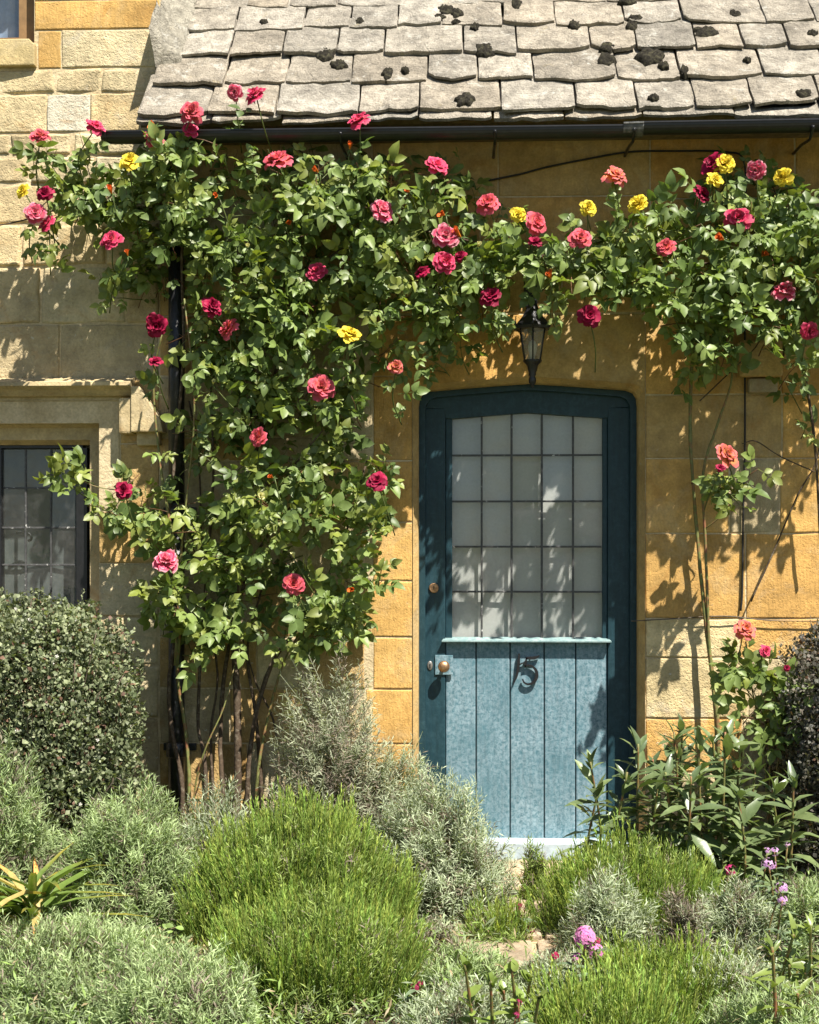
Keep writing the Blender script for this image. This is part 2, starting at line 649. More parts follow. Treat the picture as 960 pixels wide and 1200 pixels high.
# low range, between the wing and the door
for q0, q1 in zip([160, 232, 300, 368, 440], [232, 300, 368, 440, 512]):
    course(XC, WX(436 if q0 < 420 else 438), WZ(q1), WZ(q0), main, M['ashlar'], [OCHRE, OCHRE, BUFF, GREY], .004, rng, .32, .62)
ql = [512, 540, 612, 681, 747, 808, 872, 940, 1040]
for q0, q1 in zip(ql[:-1], ql[1:]):
    course(XC, WX(428 if ql.index(q0) % 2 == 0 else 437), WZ(q1), WZ(q0), main, M['rubble'] if q0 > 540 else M['ashlar'], [CREAM, OCHRE, BUFF, GREY], .008, rng, .25, .5)
# door jamb blocks on the left; above the door; to the right
jl = [440, 540, 612, 681, 747, 808, 872, 940, 1040]
for i, (q0, q1) in enumerate(zip(jl[:-1], jl[1:])):
    wpx = 428 if i % 2 else 437
    stone(WX(wpx), DL, WZ(q1), WZ(q0), main, M['ashlar'], ORANGE2 if i > 1 else ORANGE, .0025, rng)
for q0, q1 in zip([160, 232, 300, 368], [232, 300, 368, 438]):
    a, b = (436, 762) if q0 < 368 else (436, 760)
    if q0 < 360:
        course(WX(a), WX(b), WZ(q1), WZ(q0), main, M['ashlar'], [ORANGE, OCHRE, OCHRE], .003, rng, .35, .65)
rq = [160, 232, 300, 368, 462, 537, 625, 725, 771, 842, 905, 970, 1040]
for i, (q0, q1) in enumerate(zip(rq[:-1], rq[1:])):
    a = WX(756) if q0 >= 360 else WX(762)
    z0, z1 = WZ(q1, 850), WZ(q0, 850)
    if q0 == 537:
        stone(a, WX(855), z0, z1, main, M['ashlar'], ORANGE2, .003, rng)
        stone(WX(855), WX(914), z0, z1, main, M['ashlar'], (.40, .33, .20), .005, rng)
        course(WX(914), XR, z0, z1, main, M['ashlar'], [ORANGE2], .003, rng, .5, .7)
    elif q0 >= 725:
        course(a, XR, z0, z1, main, M['rubble'], [CREAM, (.60, .48, .26), CREAM, ORANGE2], .007, rng, .3, .62)
    else:
        course(a, XR, z0, z1, main, M['ashlar'], [ORANGE, ORANGE2, OCHRE], .003, rng, .42, .75)
# door head: two stones cut to the flat arch


def arch(off, y, q=1040):
    """outline of the door opening, wall foot to wall foot; off in photo pixels outwards"""
    base = [(490, q), (490, 700), (490, 474), (491, 465), (495, 458.5), (503, 455), (540, 452), (580, 449), (620, 446.5),
            (660, 449), (700, 452), (737, 455), (745, 458.5), (749, 465), (750, 474), (750, 700), (750, q)]
    out = []
    for (a, b) in base:
        a2 = 620 + (a - 620) * (130 + off) / 130
        b2 = b - off * .85 if b < 690 else b
        out.append((WX(a2, y), WZ(b2, 620, y)))
    return out


ao = arch(6, 0)
xm = ao[8][0]
jz = WZ(475, 620)
zt = WZ(368, 620)
for side in (0, 1):
    crv = [p for p in ao[2:9]] if side == 0 else [p for p in ao[8:15]][::-1]
    xo = WX(438) if side == 0 else DR
    outer = [(xo if side == 0 else WX(760), zt), (xm, zt)]
    pts = [(xm + (-.002 if side == 0 else .002), zt - .004), (xm + (-.002 if side == 0 else .002), crv[-1][1])]
    pts += crv[::-1][1:]
    if side == 0:
        pts += [(crv[0][0], WZ(440)), (WX(438) + .004, WZ(440)), (WX(438) + .004, zt - .004)]
    else:
        pts += [(crv[0][0], WZ(462)), (DR, WZ(462)), (DR, zt - .004)]
        # keep the outline simple
    prism('stone', pts, -.002, .10, M['ashlar'], main, .004, color=ORANGE if side == 0 else OCHRE)
# chamfer and reveal of the opening: one moulded surround
sec = [(6, .0, 0), (6, -.004, 0), (0, .045, 0), (0, .19, 0)]
V, Fc = [], []
for k, (off, yv, _) in enumerate(sec):
    o_ = arch(off, 0)
    if k == 0:
        o_ = arch(7, 0)
        yv = .02
    V += [(x, yv, z) for x, z in o_]
n = len(ao)
for k in range(len(sec) - 1):
    for i in range(n - 1):
        Fc.append((k * n + i, k * n + i + 1, (k + 1) * n + i + 1, (k + 1) * n + i))
piece('door_surround', V, Fc, M['dressed'], COT, color=OCHRE)

# taller wing: courses of the front
wq = [-190, -140, -90, -40, 0, 35, 80, 110, 155, 182, 215, 262, 312, 380, 445]
for i, (q0, q1) in enumerate(zip(wq[:-1], wq[1:])):
    z0, z1 = WZ(q1, 90), WZ(q0, 90)
    xe = XC
    if q1 <= 48:
        course(ux1 if q0 > -120 else XL, xe, z0, z1, wing, M['ashlar'], [(.58, .36, .12), (.60, .42, .18)], .003, rng, .35, .6)
        if -120 >= q0:
            pass
    elif q0 == 35:
        course(WX(44), WX(72), z0, z1, wing, M['ashlar'], [(.58, .36, .12)], .003, rng, .5, .6)
        course(WX(72), xe, z0, z1, wing, M['rubble'], [CREAM], .006, rng, .5, .6)
        course(XL, WX(44), z0, WZ(79, 20), wing, M['rubble'], [CREAM], .006, rng, .3, .6)
    elif q0 == 110:
        course(XL, WX(55), z0, z1, wing, M['rubble'], [CREAM], .006, rng, .3, .5)
        stone(WX(55), WX(106), z0, z1, wing, M['rubble'], (.52, .46, .34), .008, rng)
        course(WX(106), WX(178), z0, z1, wing, M['rubble'], [CREAM], .006, rng, .3, .5)
    elif q0 < 380:
        course(XL, xe, z0, z1, wing, M['rubble'], [CREAM, BUFF, CREAM, (.52, .44, .28)], .012, rng, .16, .42, .006, .007)
    else:
        course(XL, xe, z0, z1, wing, M['rubble'], [BUFF, GREY, CREAM], .006, rng, .35, .7)
for q0, q1 in zip([445, 520, 600, 660], [520, 600, 660, 722]):
    a = WX(141) if q0 < 600 else WX(116)
    course(a, XC, WZ(q1, 120), WZ(q0, 120), wing, M['rubble'], [BUFF, CREAM, OCHRE], .005, rng, .2, .4)
for q0, q1 in zip([722, 780, 840, 905, 970], [780, 840, 905, 970, 1040]):
    course(XL, XC, WZ(q1, 90), WZ(q0, 90), wing, M['rubble'], [BUFF, CREAM, GREY], .012, rng, .18, .42, .006, .007)
# the wing's return above the low roof, with its mortar fillet
rz0 = 3.05
bm = bmesh.new()
bm_box(bm, XC - .22, XC - .012, .12, 1.9, rz0, WTOP, 0)
from_bm('wing_return', bm, M['mortar'], COT)
rr = np.random.default_rng(4)
yv = .0
for j in range(8):
    zA = 3.25 + j * .2
    yb = .10
    while yb < 1.8:
        wdt = rr.uniform(.22, .45)
        bm = bmesh.new()
        bm_box(bm, XC - .05, XC + .004 + rr.uniform(0, .012), yb + .004, yb + wdt - .006, zA + .005, zA + .195, .010, .006, rr)
        t = rr.uniform(.85, 1.05)
        from_bm('stone', bm, M['rubble'], wing, color=(.46 * t, .40 * t, .28 * t))
        yb += wdt

# ------------------------------------------------------------------ roof of stone slates
PITCH = math.radians(50)
RY, RZ = -.27, W(560, 139, -.27)[2]
CP, SP = math.cos(PITCH), math.sin(PITCH)
RX0 = WX(152, RY)
dk = []
bm = bmesh.new()
s1 = 2.4
vs8 = []
for (s, t) in ((.06, -.012), (s1, -.012), (s1, -.10), (.06, -.06)):
    for x in (RX0 + .03, XR):
        vs8.append(bm.verts.new((x, RY + s * CP - t * SP, RZ + s * SP + t * CP)))
for i in range(4):
    a, b = 2 * i, 2 * ((i + 1) % 4)
    bm.faces.new((vs8[a], vs8[a + 1], vs8[b + 1], vs8[b]))
bm.faces.new((vs8[0], vs8[2], vs8[4], vs8[6]))
bm.faces.new((vs8[1], vs8[3], vs8[5], vs8[7]))
roof = from_bm('roof', bm, M['timber'], COT)
RP = []                                                 # top surface of each row, for the moss


def slate(x0, x1, s0, length, lift, rng, color):
    """a hand-cut stone slate: ragged lower edge, uneven face, about 25 mm thick"""
    w = x1 - x0
    us = [0, .007 / w, .03 / w] + list(np.linspace(.09 / w, 1 - .09 / w, 5)) + [1 - .03 / w, 1 - .007 / w, 1]
    vs_ = [0, .006 / length, .028 / length, .10 / length, .3, .55, .8, 1]
    nu, nv = len(us) - 1, len(vs_) - 1
    th = rng.uniform(.013, .023)
    off = rng.uniform(0, 60, 3)
    tilt = .072 + rng.normal() * .012
    rot = rng.normal() * .016
    ca, cb = rng.uniform(.0, .035, 2) * (rng.uniform(size=2) < .6)
    roll = rng.normal() * .02
    V, Fc = [], []
    for layer in (0, 1):
        for j in range(nv + 1):
            for i in range(nu + 1):
                fu, fv = us[i], vs_[j]
                x = x0 + .0045 + fu * (w - .009)
                s = s0 + fv * length
                fall = max(0, 1 - fv * 5)
                rag = .026 * mnoise.noise(Vector((x * 8, off[0], 0))) + .011 * mnoise.noise(Vector((x * 27, off[0], 3))) + .006 * mnoise.noise(Vector((x * 70, off[0], 7)))
                rag += ca * max(0, 1 - fu * w / .05) + cb * max(0, 1 - (1 - fu) * w / .05)
                s += rag * fall
                if i in (0, nu, 1, nu - 1):
                    x += .006 * mnoise.noise(Vector((s * 14, off[1], i // 3)))
                s += (fu - .5) * w * rot
                t = lift - (s - s0) * tilt + roll * (fu - .5) * w + .005 * mnoise.noise(Vector((x * 7 + off[0], s * 7, off[2])))
                t += .0045 * mnoise.noise(Vector((x * 22, s * 22, off[1]))) + .002 * mnoise.noise(Vector((x * 60, s * 60, off[1])))
                if layer == 0:
                    if i in (0, nu) or j == 0:
                        t -= .0025
                else:
                    t -= th
                V.append((x, RY + s * CP - t * SP, RZ + s * SP + t * CP))
    n1 = (nu + 1) * (nv + 1)
    V = V[:n1] + V[n1:] + V[:n1]                                 # the sides have vertices of their own: crisp arrises
    n2 = 2 * n1
    for j in range(nv):
        for i in range(nu):
            a = j * (nu + 1) + i
            Fc.append((a, a + 1, a + nu + 2, a + nu + 1))
    for i in range(nu):
        Fc.append((n2 + i + 1, n2 + i, n1 + i, n1 + i + 1))
    for j in range(nv):
        a, b = j * (nu + 1), (j + 1) * (nu + 1)
        Fc.append((n2 + a, n2 + b, n1 + b, n1 + a))
        Fc.append((n2 + b + nu, n2 + a + nu, n1 + a + nu, n1 + b + nu))
    piece('slate', V, Fc, M['slate'], roof, color, True)


srng = np.random.default_rng(11)
rows = [(-.03, .30, .026, .24, .5), (0, .36, .050, .24, .36)]
s = .0
for k in range(9):
    L = .232 - .004 * k
    s += L
    rows.append((s, .34, .052 + srng.normal() * .006, .19, .38))
for k, (s0, ln, lift, wa, wb) in enumerate(rows):
    x = RX0 + (.0 if k < 2 else .03) + srng.uniform(-.02, .06) - (.0 if k < 2 else 0)
    if k == 2:
        x = RX0 + .07
    if k > 2:
        x = XC + .010
    while x < XR:
        w = srng.uniform(wa, wb)
        t = srng.normal(1, .08)
        g = srng.uniform(-.004, .022)
        slate(x, x + w, s0 + srng.normal() * .006, ln, lift + srng.normal() * .003, srng, ((.375 + g) * t, .342 * t, (.285 - g) * t))
        x += w
# mortar fillet where the slates meet the wing
fr = np.random.default_rng(8)
V, Fc = [], []
sec5 = ((-.012, .21), (.006, .17), (.03, .125), (.065, .095), (.10, .072), (.112, .03))
for j in range(48):
    s = .34 + j * .04
    for i, (dx_, t) in enumerate(sec5):
        jx = .010 * mnoise.noise(Vector((s * 9, i * 1.3, 2))) + .008 * mnoise.noise(Vector((s * 30, i * 2.1, 5)))
        jt = .012 * mnoise.noise(Vector((s * 8, i * 1.7, 8))) + .008 * mnoise.noise(Vector((s * 26, i * 1.7, 3)))
        k_ = min(1, (s - .34) / .08)
        V.append((XC + dx_ * k_ + jx, RY + s * CP - (t * k_ + jt) * SP + (1 - k_) * .02, RZ + s * SP + (t * k_ + jt) * CP))
for j in range(47):
    for i in range(5):
        Fc.append((j * 6 + i, j * 6 + i + 1, (j + 1) * 6 + i + 1, (j + 1) * 6 + i))
piece('mortar_fillet', V, Fc, M['slate'], roof, (.40, .37, .30), True)
# cushions of dark moss
mossl = [(382, 63, 12, 9), (397, 76, 10, 6), (454, 87, 7, 8), (475, 83, 5, 4), (545, 117, 13, 8), (569, 58, 11, 9), (523, 12, 10, 7),
         (536, 16, 8, 7), (514, 21, 8, 4), (422, 26, 6, 5), (557, 32, 5, 5), (606, 5, 6, 8), (712, 56, 10, 6), (711, 70, 11, 8),
         (763, 65, 15, 10), (673, 30, 8, 6), (745, 22, 9, 4), (740, 31, 7, 6), (826, 38, 14, 8), (766, 115, 6, 4), (802, 83, 6, 7),
         (778, 77, 6, 5), (861, 17, 7, 5), (941, 110, 10, 5), (735, 1, 11, 5), (876, 71, 5, 3), (534, 27, 6, 3), (952, 40, 7, 4), (310, 27, 5, 4)]
mr = np.random.default_rng(5)
for (a, b, rx, ry) in mossl:
    # meet the roof plane along the ray
    o = np.array((CX, -DIST, EYE))
    d = W(a, b, 0) - o
    nrm = np.array((0, -SP, CP))
    p0 = np.array((0, RY, RZ)) + nrm * .050
    t = np.dot(p0 - o, nrm) / np.dot(d, nrm)
    c = o + d * t
    sc_ = np.linalg.norm(c - o) / F
    ux, us = np.array((1, 0, 0)), np.array((0, CP, SP))
    V, Fc = [], []
    R, K = 6, 22
    V.append(c + nrm * .014)
    off = mr.uniform(0, 40)
    for r in range(1, R + 1):
        for k in range(K):
            th = 2 * math.pi * k / K
            wob = 1 + .40 * mnoise.noise(Vector((math.cos(th) * 1.3 + off, math.sin(th) * 1.3, 0))) + .30 * mnoise.noise(Vector((math.cos(th) * 4 + off, math.sin(th) * 4, 6)))
            f = r / R
            h = .014 * (max(0, 1 - f ** 3)) + .003 * mr.normal() * (1 if r < R else 0) - (.014 if r == R else 0)
            V.append(c + ux * math.cos(th) * rx * sc_ * f * wob + us * math.sin(th) * ry * sc_ * 1.6 * f * wob + nrm * h)
    for k in range(K):
        Fc.append((0, 1 + k, 1 + (k + 1) % K))
        for r in range(R - 1):
            a_, b_ = 1 + r * K, 1 + (r + 1) * K
            Fc.append((a_ + k, b_ + k, b_ + (k + 1) % K, a_ + (k + 1) % K))
    piece('moss_patch', V, Fc, M['moss'], roof, None, True)

# ------------------------------------------------------------------ gutter and downpipe
GY = -.30
gz = W(500, 159, GY)[2]
gx0 = WX(124, GY)
prof = [(math.cos(t) * .040, math.sin(t) * .040) for t in np.linspace(math.pi, 2 * math.pi, 13)]
prof = [(-.044, .006), (-.044, .0)] + prof + [(.044, 0), (.044, .006), (.036, .006)] + [(math.cos(t) * .034, math.sin(t) * .034) for t in np.linspace(2 * math.pi, math.pi, 11)] + [(-.036, .006)]


def gutter_len(xa, xb, za, zb, sc_=1.0):
    V, Fc = [], []
    n = len(prof)
    for x, z in ((xa, za), (xb, zb)):
        V += [(x, GY + a * sc_, z + b * sc_) for a, b in prof]
    for i in range(n):
        Fc.append((i, (i + 1) % n, n + (i + 1) % n, n + i))
    Fc.append(tuple(range(n)))
    Fc.append(tuple(range(2 * n - 1, n - 1, -1)))
    return V, Fc


gj = WX(742, GY)
V, Fc = gutter_len(gx0, gj, gz + .022, gz + .018)
gut = piece('gutter', V, Fc, M['gutter'], COT)
V, Fc = gutter_len(gj - .01, XR, gz + .030, gz + .034)
piece('gutter_length', V, Fc, M['gutter'], gut)
V, Fc = gutter_len(gj - .045, gj + .04, gz + .025, gz + .027, 1.13)
piece('gutter_union', V, Fc, simple('weathered_union', (.10, .10, .095), .6, 60, .5, .5, col2=(.02, .02, .02)), gut)
V, Fc = gutter_len(gx0 - .012, gx0 + .01, gz + .022, gz + .022, 1.1)
piece('gutter_stop_end', V, Fc, M['gutter'], gut)
for pxb in (215, 400, 580, 742, 950):
    xb = WX(pxb, GY)
    pth = [(xb, .02, gz - .01), (xb, -.14, gz - .015), (xb, -.255, gz - .030), (xb, GY, gz - .028), (xb, GY - .045, gz + .006)]
    tube('gutter_bracket', smooth_path(pth, 4), [.007, .007], M['iron'], gut, 5)
# eaves board behind the gutter
box('eaves_board', WX(190), XR, -.06, .01, EAVE - .06, EAVE + .10, M['timber'], COT)
DPY = -.085
dx0 = WX(207, DPY)
pth = smooth_path([(WX(190, GY), GY, gz), (WX(190, GY), GY, gz - .07), (WX(195, GY) + .02, -.2, gz - .15), (dx0, DPY, gz - .24), (dx0, DPY, gz - .34)], 6)
dp = tube('downpipe', pth, [.034, .034], M['iron'], COT, 12)
tube('pipe_length', [(dx0, DPY, gz - .33), (dx0, DPY, 1.62)], [.036, .036], M['iron'], dp, 14)
tube('pipe_length', [(dx0, DPY, 1.64), (dx0, DPY, -.02)], [.036, .036], M['iron'], dp, 14)
for zz in (gz - .34, 1.62, .55):
    tube('pipe_collar', [(dx0, DPY, zz - .035), (dx0, DPY, zz - .03), (dx0, DPY, zz + .03), (dx0, DPY, zz + .035)], [.036, .046, .046, .036], M['iron'], dp, 14)
    box('pipe_clip', dx0 - .075, dx0 + .075, -.02, -.004, zz - .016, zz + .016, M['iron'], dp)

# ------------------------------------------------------------------ the leaded window with its hood mould
win = empty('window', (WX(50), 0, WZ(640, 50)), None, None)
win.parent = COT
SURR = (.50, .395, .22)
YF = .13
# moulded frame inside the opening: outer band, inner hollow
bm = bmesh.new()
z0, z1 = WZ(722, 50), WZ(498, 60)


def frame_sec(xin, zin, xout, zout, ya, yb):
    """one fillet of the surround, right jamb and lintel, stepping back from ya to yb"""
    return [((xout, ya), (xin, yb)), ((zout, ya), (zin, yb))]


steps = [(140, 469, .0), (139, 470, .0), (136, 474, .03), (122, 490, .03), (116, 497, .035), (113, 500, .065), (100, 514, .075), (97, 519, .12), (97, 519, .20)]
V, Fc = [], []
for (a, b, y) in steps:
    x, z = WX(a), WZ(b, 60)
    V += [(x, y, WZ(724, 60)), (x, y, z), (XL, y, z)]
for k in range(len(steps) - 1):
    for i in range(2):
        Fc.append((k * 3 + i, k * 3 + i + 1, (k + 1) * 3 + i + 1, (k + 1) * 3 + i))
piece('stone_surround', V, Fc, M['dressed'], win, color=SURR)
# hood mould: run along the top, short drop, then the label stop
hp = [(0, 0), (-.012, .0), (-.085, -.028), (-.088, -.045), (-.055, -.062), (-.030, -.085), (0, -.088)]


def hood(xa, xb, z, nm, par):
    V, Fc = [], []
    n = len(hp)
    for x in (xa, xb):
        V += [(x, a, z + b) for a, b in hp]
    for i in range(n):
        Fc.append((i, (i + 1) % n, n + (i + 1) % n, n + i))
    Fc += [tuple(range(n)), tuple(range(2 * n - 1, n - 1, -1))]
    return piece(nm, V, Fc, M['dressed'], par, color=SURR)


hood(XL, WX(155, -.05), WZ(443, 70), 'hood_mould', win)
V = []
xa, xb = WX(138, -.04), WX(155, -.04)
pbox('hood_drop', 139, 155, 466, 508, -.075, .01, M['dressed'], win, .012, SURR)
z_a, z_b = WZ(474, 170), WZ(506, 170, -.08)
prism_pts = [(WX(155.5, -.05), z_b), (WX(191, -.08), z_b), (WX(190, -.05), WZ(494, 170)), (WX(165, -.05), WZ(455, 170)), (WX(155.5, -.05), WZ(455, 170))]
prism('label_stop', prism_pts, -.085, .01, M['dressed'], win, .006, (.56, .45, .26))
pbox('label_stop_base', 160, 187, 504, 522, -.045, .01, M['dressed'], win, .008, SURR)
# sill
prism('window_sill', [(XL, WZ(724, 50) - .06), (WX(104), WZ(724, 50) - .06), (WX(104), WZ(720, 50)), (XL, WZ(720, 50))], -.045, .2, M['dressed'], win, .01, SURR)
# casement: black frame, cames, panes
fx0, fx1 = WX(-60, YF), WX(97, YF)
fz0, fz1 = WZ(716, 50, YF), WZ(518, 50, YF)
bm = bmesh.new()
ft = .030
bm_box(bm, fx0, fx1, YF, YF + .05, fz1 - .028, fz1 + .01)
bm_box(bm, fx0, fx1, YF, YF + .05, fz0 - .01, fz0 + .03)
bm_box(bm, fx1 - ft, fx1 + .02, YF + .001, YF + .049, fz0 + .03, fz1 - .028)
bm_box(bm, fx0 - .02, fx0 + ft, YF + .001, YF + .049, fz0 + .03, fz1 - .028)
bm_box(bm, WX(-1.5, YF) - .012, WX(-1.5, YF) + .012, YF + .001, YF + .049, fz0 + .03, fz1 - .028)
from_bm('frame', bm, M['gutter'], win)
YG = YF + .02
vx = [WX(p, YG) for p in (-58, -30, -1, 30.5, 60, 89)]
hz = [WZ(q, 45, YG) for q in (709, 662, 618.5, 572, 526)]
for x in (vx[1], vx[3], vx[4]):
    box('glazing_bar', x - .0045, x + .0045, YG - .006, YG + .006, fz0, fz1, M['lead'], win, .002)
for z in hz[1:4]:
    box('glazing_bar', fx0, fx1 - .02, YG - .0045, YG + .0045, z - .0045, z + .0045, M['lead'], win, .002)
gr = np.random.default_rng(2)
for i in range(5):
    for j in range(4):
        xa, xb, za, zb = vx[i] + .003, vx[i + 1] - .003, hz[j] + .003, hz[j + 1] - .003
        tx, tz = gr.normal(0, .0022), gr.normal(0, .0022)
        piece('pane', [(xa, YG - tx - tz, za), (xb, YG + tx - tz, za), (xb, YG + tx + tz, zb), (xa, YG - tx + tz, zb)], [(0, 1, 2, 3)], M['dark_glass'], win)
hx, hzz = W(22, 624, YG)[0], W(22, 624, YG)[2]
tube('casement_handle', smooth_path([(hx - .02, YG + .02, hzz), (hx + .02, YG + .03, hzz + .002), (hx + .045, YG + .03, hzz - .01), (hx + .05, YG + .03, hzz - .03), (hx + .035, YG + .03, hzz - .04)], 5), [.006, .007], M['iron'], win)
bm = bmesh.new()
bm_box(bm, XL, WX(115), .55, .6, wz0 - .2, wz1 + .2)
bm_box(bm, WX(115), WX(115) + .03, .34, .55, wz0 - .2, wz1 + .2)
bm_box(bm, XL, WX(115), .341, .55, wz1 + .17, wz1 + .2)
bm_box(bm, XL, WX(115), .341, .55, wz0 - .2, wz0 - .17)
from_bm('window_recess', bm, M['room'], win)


def curtain(name, x0, x1, z0, z1, y, amp, freq, mat, parent, seed):
    nx, nz = 90, 14
    V, Fc = [], []
    for j in range(nz + 1):
        for i in range(nx + 1):
            fx, fz = i / nx, j / nz
            a = amp * math.sin(freq * fx * 6.283 + 1.5 * mnoise.noise(Vector((fx * 4, fz * 1.2, seed)))) + amp * .5 * mnoise.noise(Vector((fx * 12, fz * 3, seed)))
            V.append((x0 + (x1 - x0) * fx, y + a, z0 + (z1 - z0) * fz))
    for j in range(nz):
        for i in range(nx):
            Fc.append((j * (nx + 1) + i, j * (nx + 1) + i + 1, (j + 1) * (nx + 1) + i + 1, (j + 1) * (nx + 1) + i))
    return piece(name, V, Fc, mat, parent, None, True)


curtain('blind', XL + .05, WX(112), wz0, wz1, .25, .004, 4, M['blind'], win, 3)

# upper window of the wing
upw = empty('window', (WX(10), 0, WZ(40, 10)), None, None)
upw.parent = COT
prism('window_sill', [(XL, WZ(79, 20)), (WX(43), WZ(79, 20)), (WX(43), WZ(55, 20)), (WX(36), WZ(48, 20)), (XL, WZ(48, 20))], -.03, .2, M['dressed'], upw, .006, (.56, .44, .22))
YU = .10
bm = bmesh.new()
uz = WZ(47, 20, YU)
bm_box(bm, WX(24, YU), WX(41, YU) + .04, YU - .02, YU + .06, uz - .02, WTOP - .1)
bm_box(bm, XL + .05, WX(24, YU), YU - .02, YU + .06, uz - .03, uz + .004)
from_bm('frame', bm, M['brown_frame'], upw)
piece('pane', [(XL + .05, YU + .02, uz), (WX(25, YU), YU + .02, uz), (WX(25, YU), YU + .02, WTOP - .1), (XL + .05, YU + .02, WTOP - .1)], [(0, 1, 2, 3)], M['blue_glass'], upw)
curtain('curtain', XL + .05, WX(38), uz - .05, WTOP, .2, .008, 6, simple('blue_curtain', (.42, .50, .60), .9), upw, 9)
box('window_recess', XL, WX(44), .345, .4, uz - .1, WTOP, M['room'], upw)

# ------------------------------------------------------------------ the door
door = empty('door', (WX(620), .14, .05), None, None)
door.parent = COT
YD = .145
# frame following the arch
fo, fi = arch(3, 0), None


def archp(off, y, q=1000):
    base = [(490, q), (490, 474), (491, 465), (495, 458.5), (503, 455), (540, 452), (580, 449), (620, 446.5),
            (660, 449), (700, 452), (737, 455), (745, 458.5), (749, 465), (750, 474), (750, q)]
    out = []
    for (a, b) in base:
        a2 = 620 + (a - 620) * (130 + off) / 130
        b2 = b - off * .9 if b < 690 else b
        out.append((WX(a2, 0), WZ(b2, 620, 0)))
    return out


A, B = archp(4, 0), archp(-7.5, 0)
n = len(A)
V = [(x, YD - .03, z) for x, z in A] + [(x, YD - .03, z) for x, z in B] + [(x, YD + .03, z) for x, z in B]
Fc = []
for i in range(n - 1):
    Fc.append((i, i + 1, n + i + 1, n + i))
    Fc.append((n + i, n + i + 1, 2 * n + i + 1, 2 * n + i))
piece('door_frame', V, Fc, M['paint'], door)


def dx(p, y=YD): return WX(p, y)
def dz(q, p=620, y=YD): return WZ(q, p, y)


gt = lambda p: 490 - 6.5 * (1 - abs(p - 618) / 88)        # top line of the glass
ZB = dz(987)
# stiles and head rail
LS0, LS1, RS0, RS1 = dx(494), dx(522), dx(712.5), dx(746)
prism('door_stile', [(LS0, ZB), (LS1, ZB), (LS1, dz(478)), (LS0, dz(478))], YD, YD + .045, M['paint'], door, .004)
prism('door_stile', [(RS0, ZB), (RS1, ZB), (RS1, dz(478)), (RS0, dz(478))], YD, YD + .045, M['paint'], door, .004)
hd = [(LS1 + .001, dz(470)), (LS1 + .001, dz(489)), (dx(528), dz(489))] + [(dx(p), dz(gt(p))) for p in np.linspace(530, 706, 13)] + [(dx(708), dz(489)), (RS0 - .001, dz(489)), (RS0 - .001, dz(470))]
top = [(dx(746), dz(460)), (dx(740), dz(455)), (dx(700), dz(452)), (dx(660), dz(448)), (dx(620), dz(445)), (dx(580), dz(448)), (dx(540), dz(452)), (dx(500), dz(455)), (dx(494), dz(460))]
hd2 = [(LS0, dz(478) + .0015), (LS1, dz(478) + .0015), (LS1, dz(490))] + hd[3:-3] + [(RS0, dz(490)), (RS0, dz(478) + .0015), (RS1, dz(478) + .0015)] + top
prism('head_rail', hd2, YD, YD + .045, M['paint'], door, .003)
# glazing beads
for (a, b) in ((522, 530), (706, 712.5)):
    bm = bmesh.new()
    bm_box(bm, dx(a) + .001, dx(b), YD + .012, YD + .03, dz(750), dz(488), .004)
    from_bm('glazing_bead', bm, M['paint'], door)
# planks
pj = [522, 558, 598, 638, 675, 712.5]
dr = np.random.default_rng(6)
for a, b in zip(pj[:-1], pj[1:]):
    bm = bmesh.new()
    bm_box(bm, dx(a) + .0025, dx(b) - .0025, YD + .010 + dr.uniform(0, .0025), YD + .034, ZB + .004, dz(752), .005)
    from_bm('plank', bm, M['paint_faded'], door)
box('plank_backing', dx(520), dx(714), YD + .030, YD + .043, ZB + .003, dz(752), M['paint'], door, 0)
# weather ledge under the glass
lz = dz(752, 615)
prism_l = []
V = [(dx(518), YD - .028, lz), (dx(716), YD - .028, lz), (dx(716), YD - .028, lz + .006), (dx(518), YD - .028, lz + .006),
     (dx(518), YD + .03, lz - .002), (dx(716), YD + .03, lz - .002), (dx(712), YD + .03, lz + .020), (dx(522), YD + .03, lz + .020)]
piece('weather_ledge', V, [(0, 1, 2, 3), (3, 2, 6, 7), (0, 4, 5, 1), (0, 3, 7, 4), (1, 5, 6, 2), (4, 7, 6, 5)], M['ledge_paint'], door)
# panes and cames
YP = YD + .024
cv = [529, 564.6, 599.6, 635, 671.6, 707]
ch = [747, 693.4, 640.6, 587.5, 533.5]
for i in range(5):
    for j in range(5):
        xa, xb = dx(cv[i], YP) + .002, dx(cv[i + 1], YP) - .002
        za = dz(ch[j], 620, YP) + .002
        if j < 4:
            tops = [(xb, dz(ch[j + 1], 620, YP) - .002), (xa, dz(ch[j + 1], 620, YP) - .002)]
        else:
            tops = [(xb, dz(gt(cv[i + 1]) - 2, 620, YP)), (xa, dz(gt(cv[i]) - 2, 620, YP))]
        tx, tz = gr.normal(0, .0016), gr.normal(0, .0016)
        V = [(xa, YP - tx - tz, za), (xb, YP + tx - tz, za), (tops[0][0], YP + tx + tz, tops[0][1]), (tops[1][0], YP - tx + tz, tops[1][1])]
        piece('pane', V, [(0, 1, 2, 3)], M['glass'], door)
for p in cv[1:-1]:
    w = .0048 + dr.normal() * .0003
    bm = bmesh.new()
    x = dx(p, YP)
    bm_box(bm, x - w, x + w, YP - .006, YP + .006, dz(749, 620, YP), dz(484, 620, YP), .002)
    from_bm('glazing_bar', bm, M['lead'], door)
for q in ch[1:]:
    bm = bmesh.new()
    z = dz(q, 620, YP)
    bm_box(bm, dx(528, YP), dx(707, YP), YP - .0048, YP + .0048, z - .0045, z + .0045, .0015)
    from_bm('glazing_bar', bm, M['lead'], door)
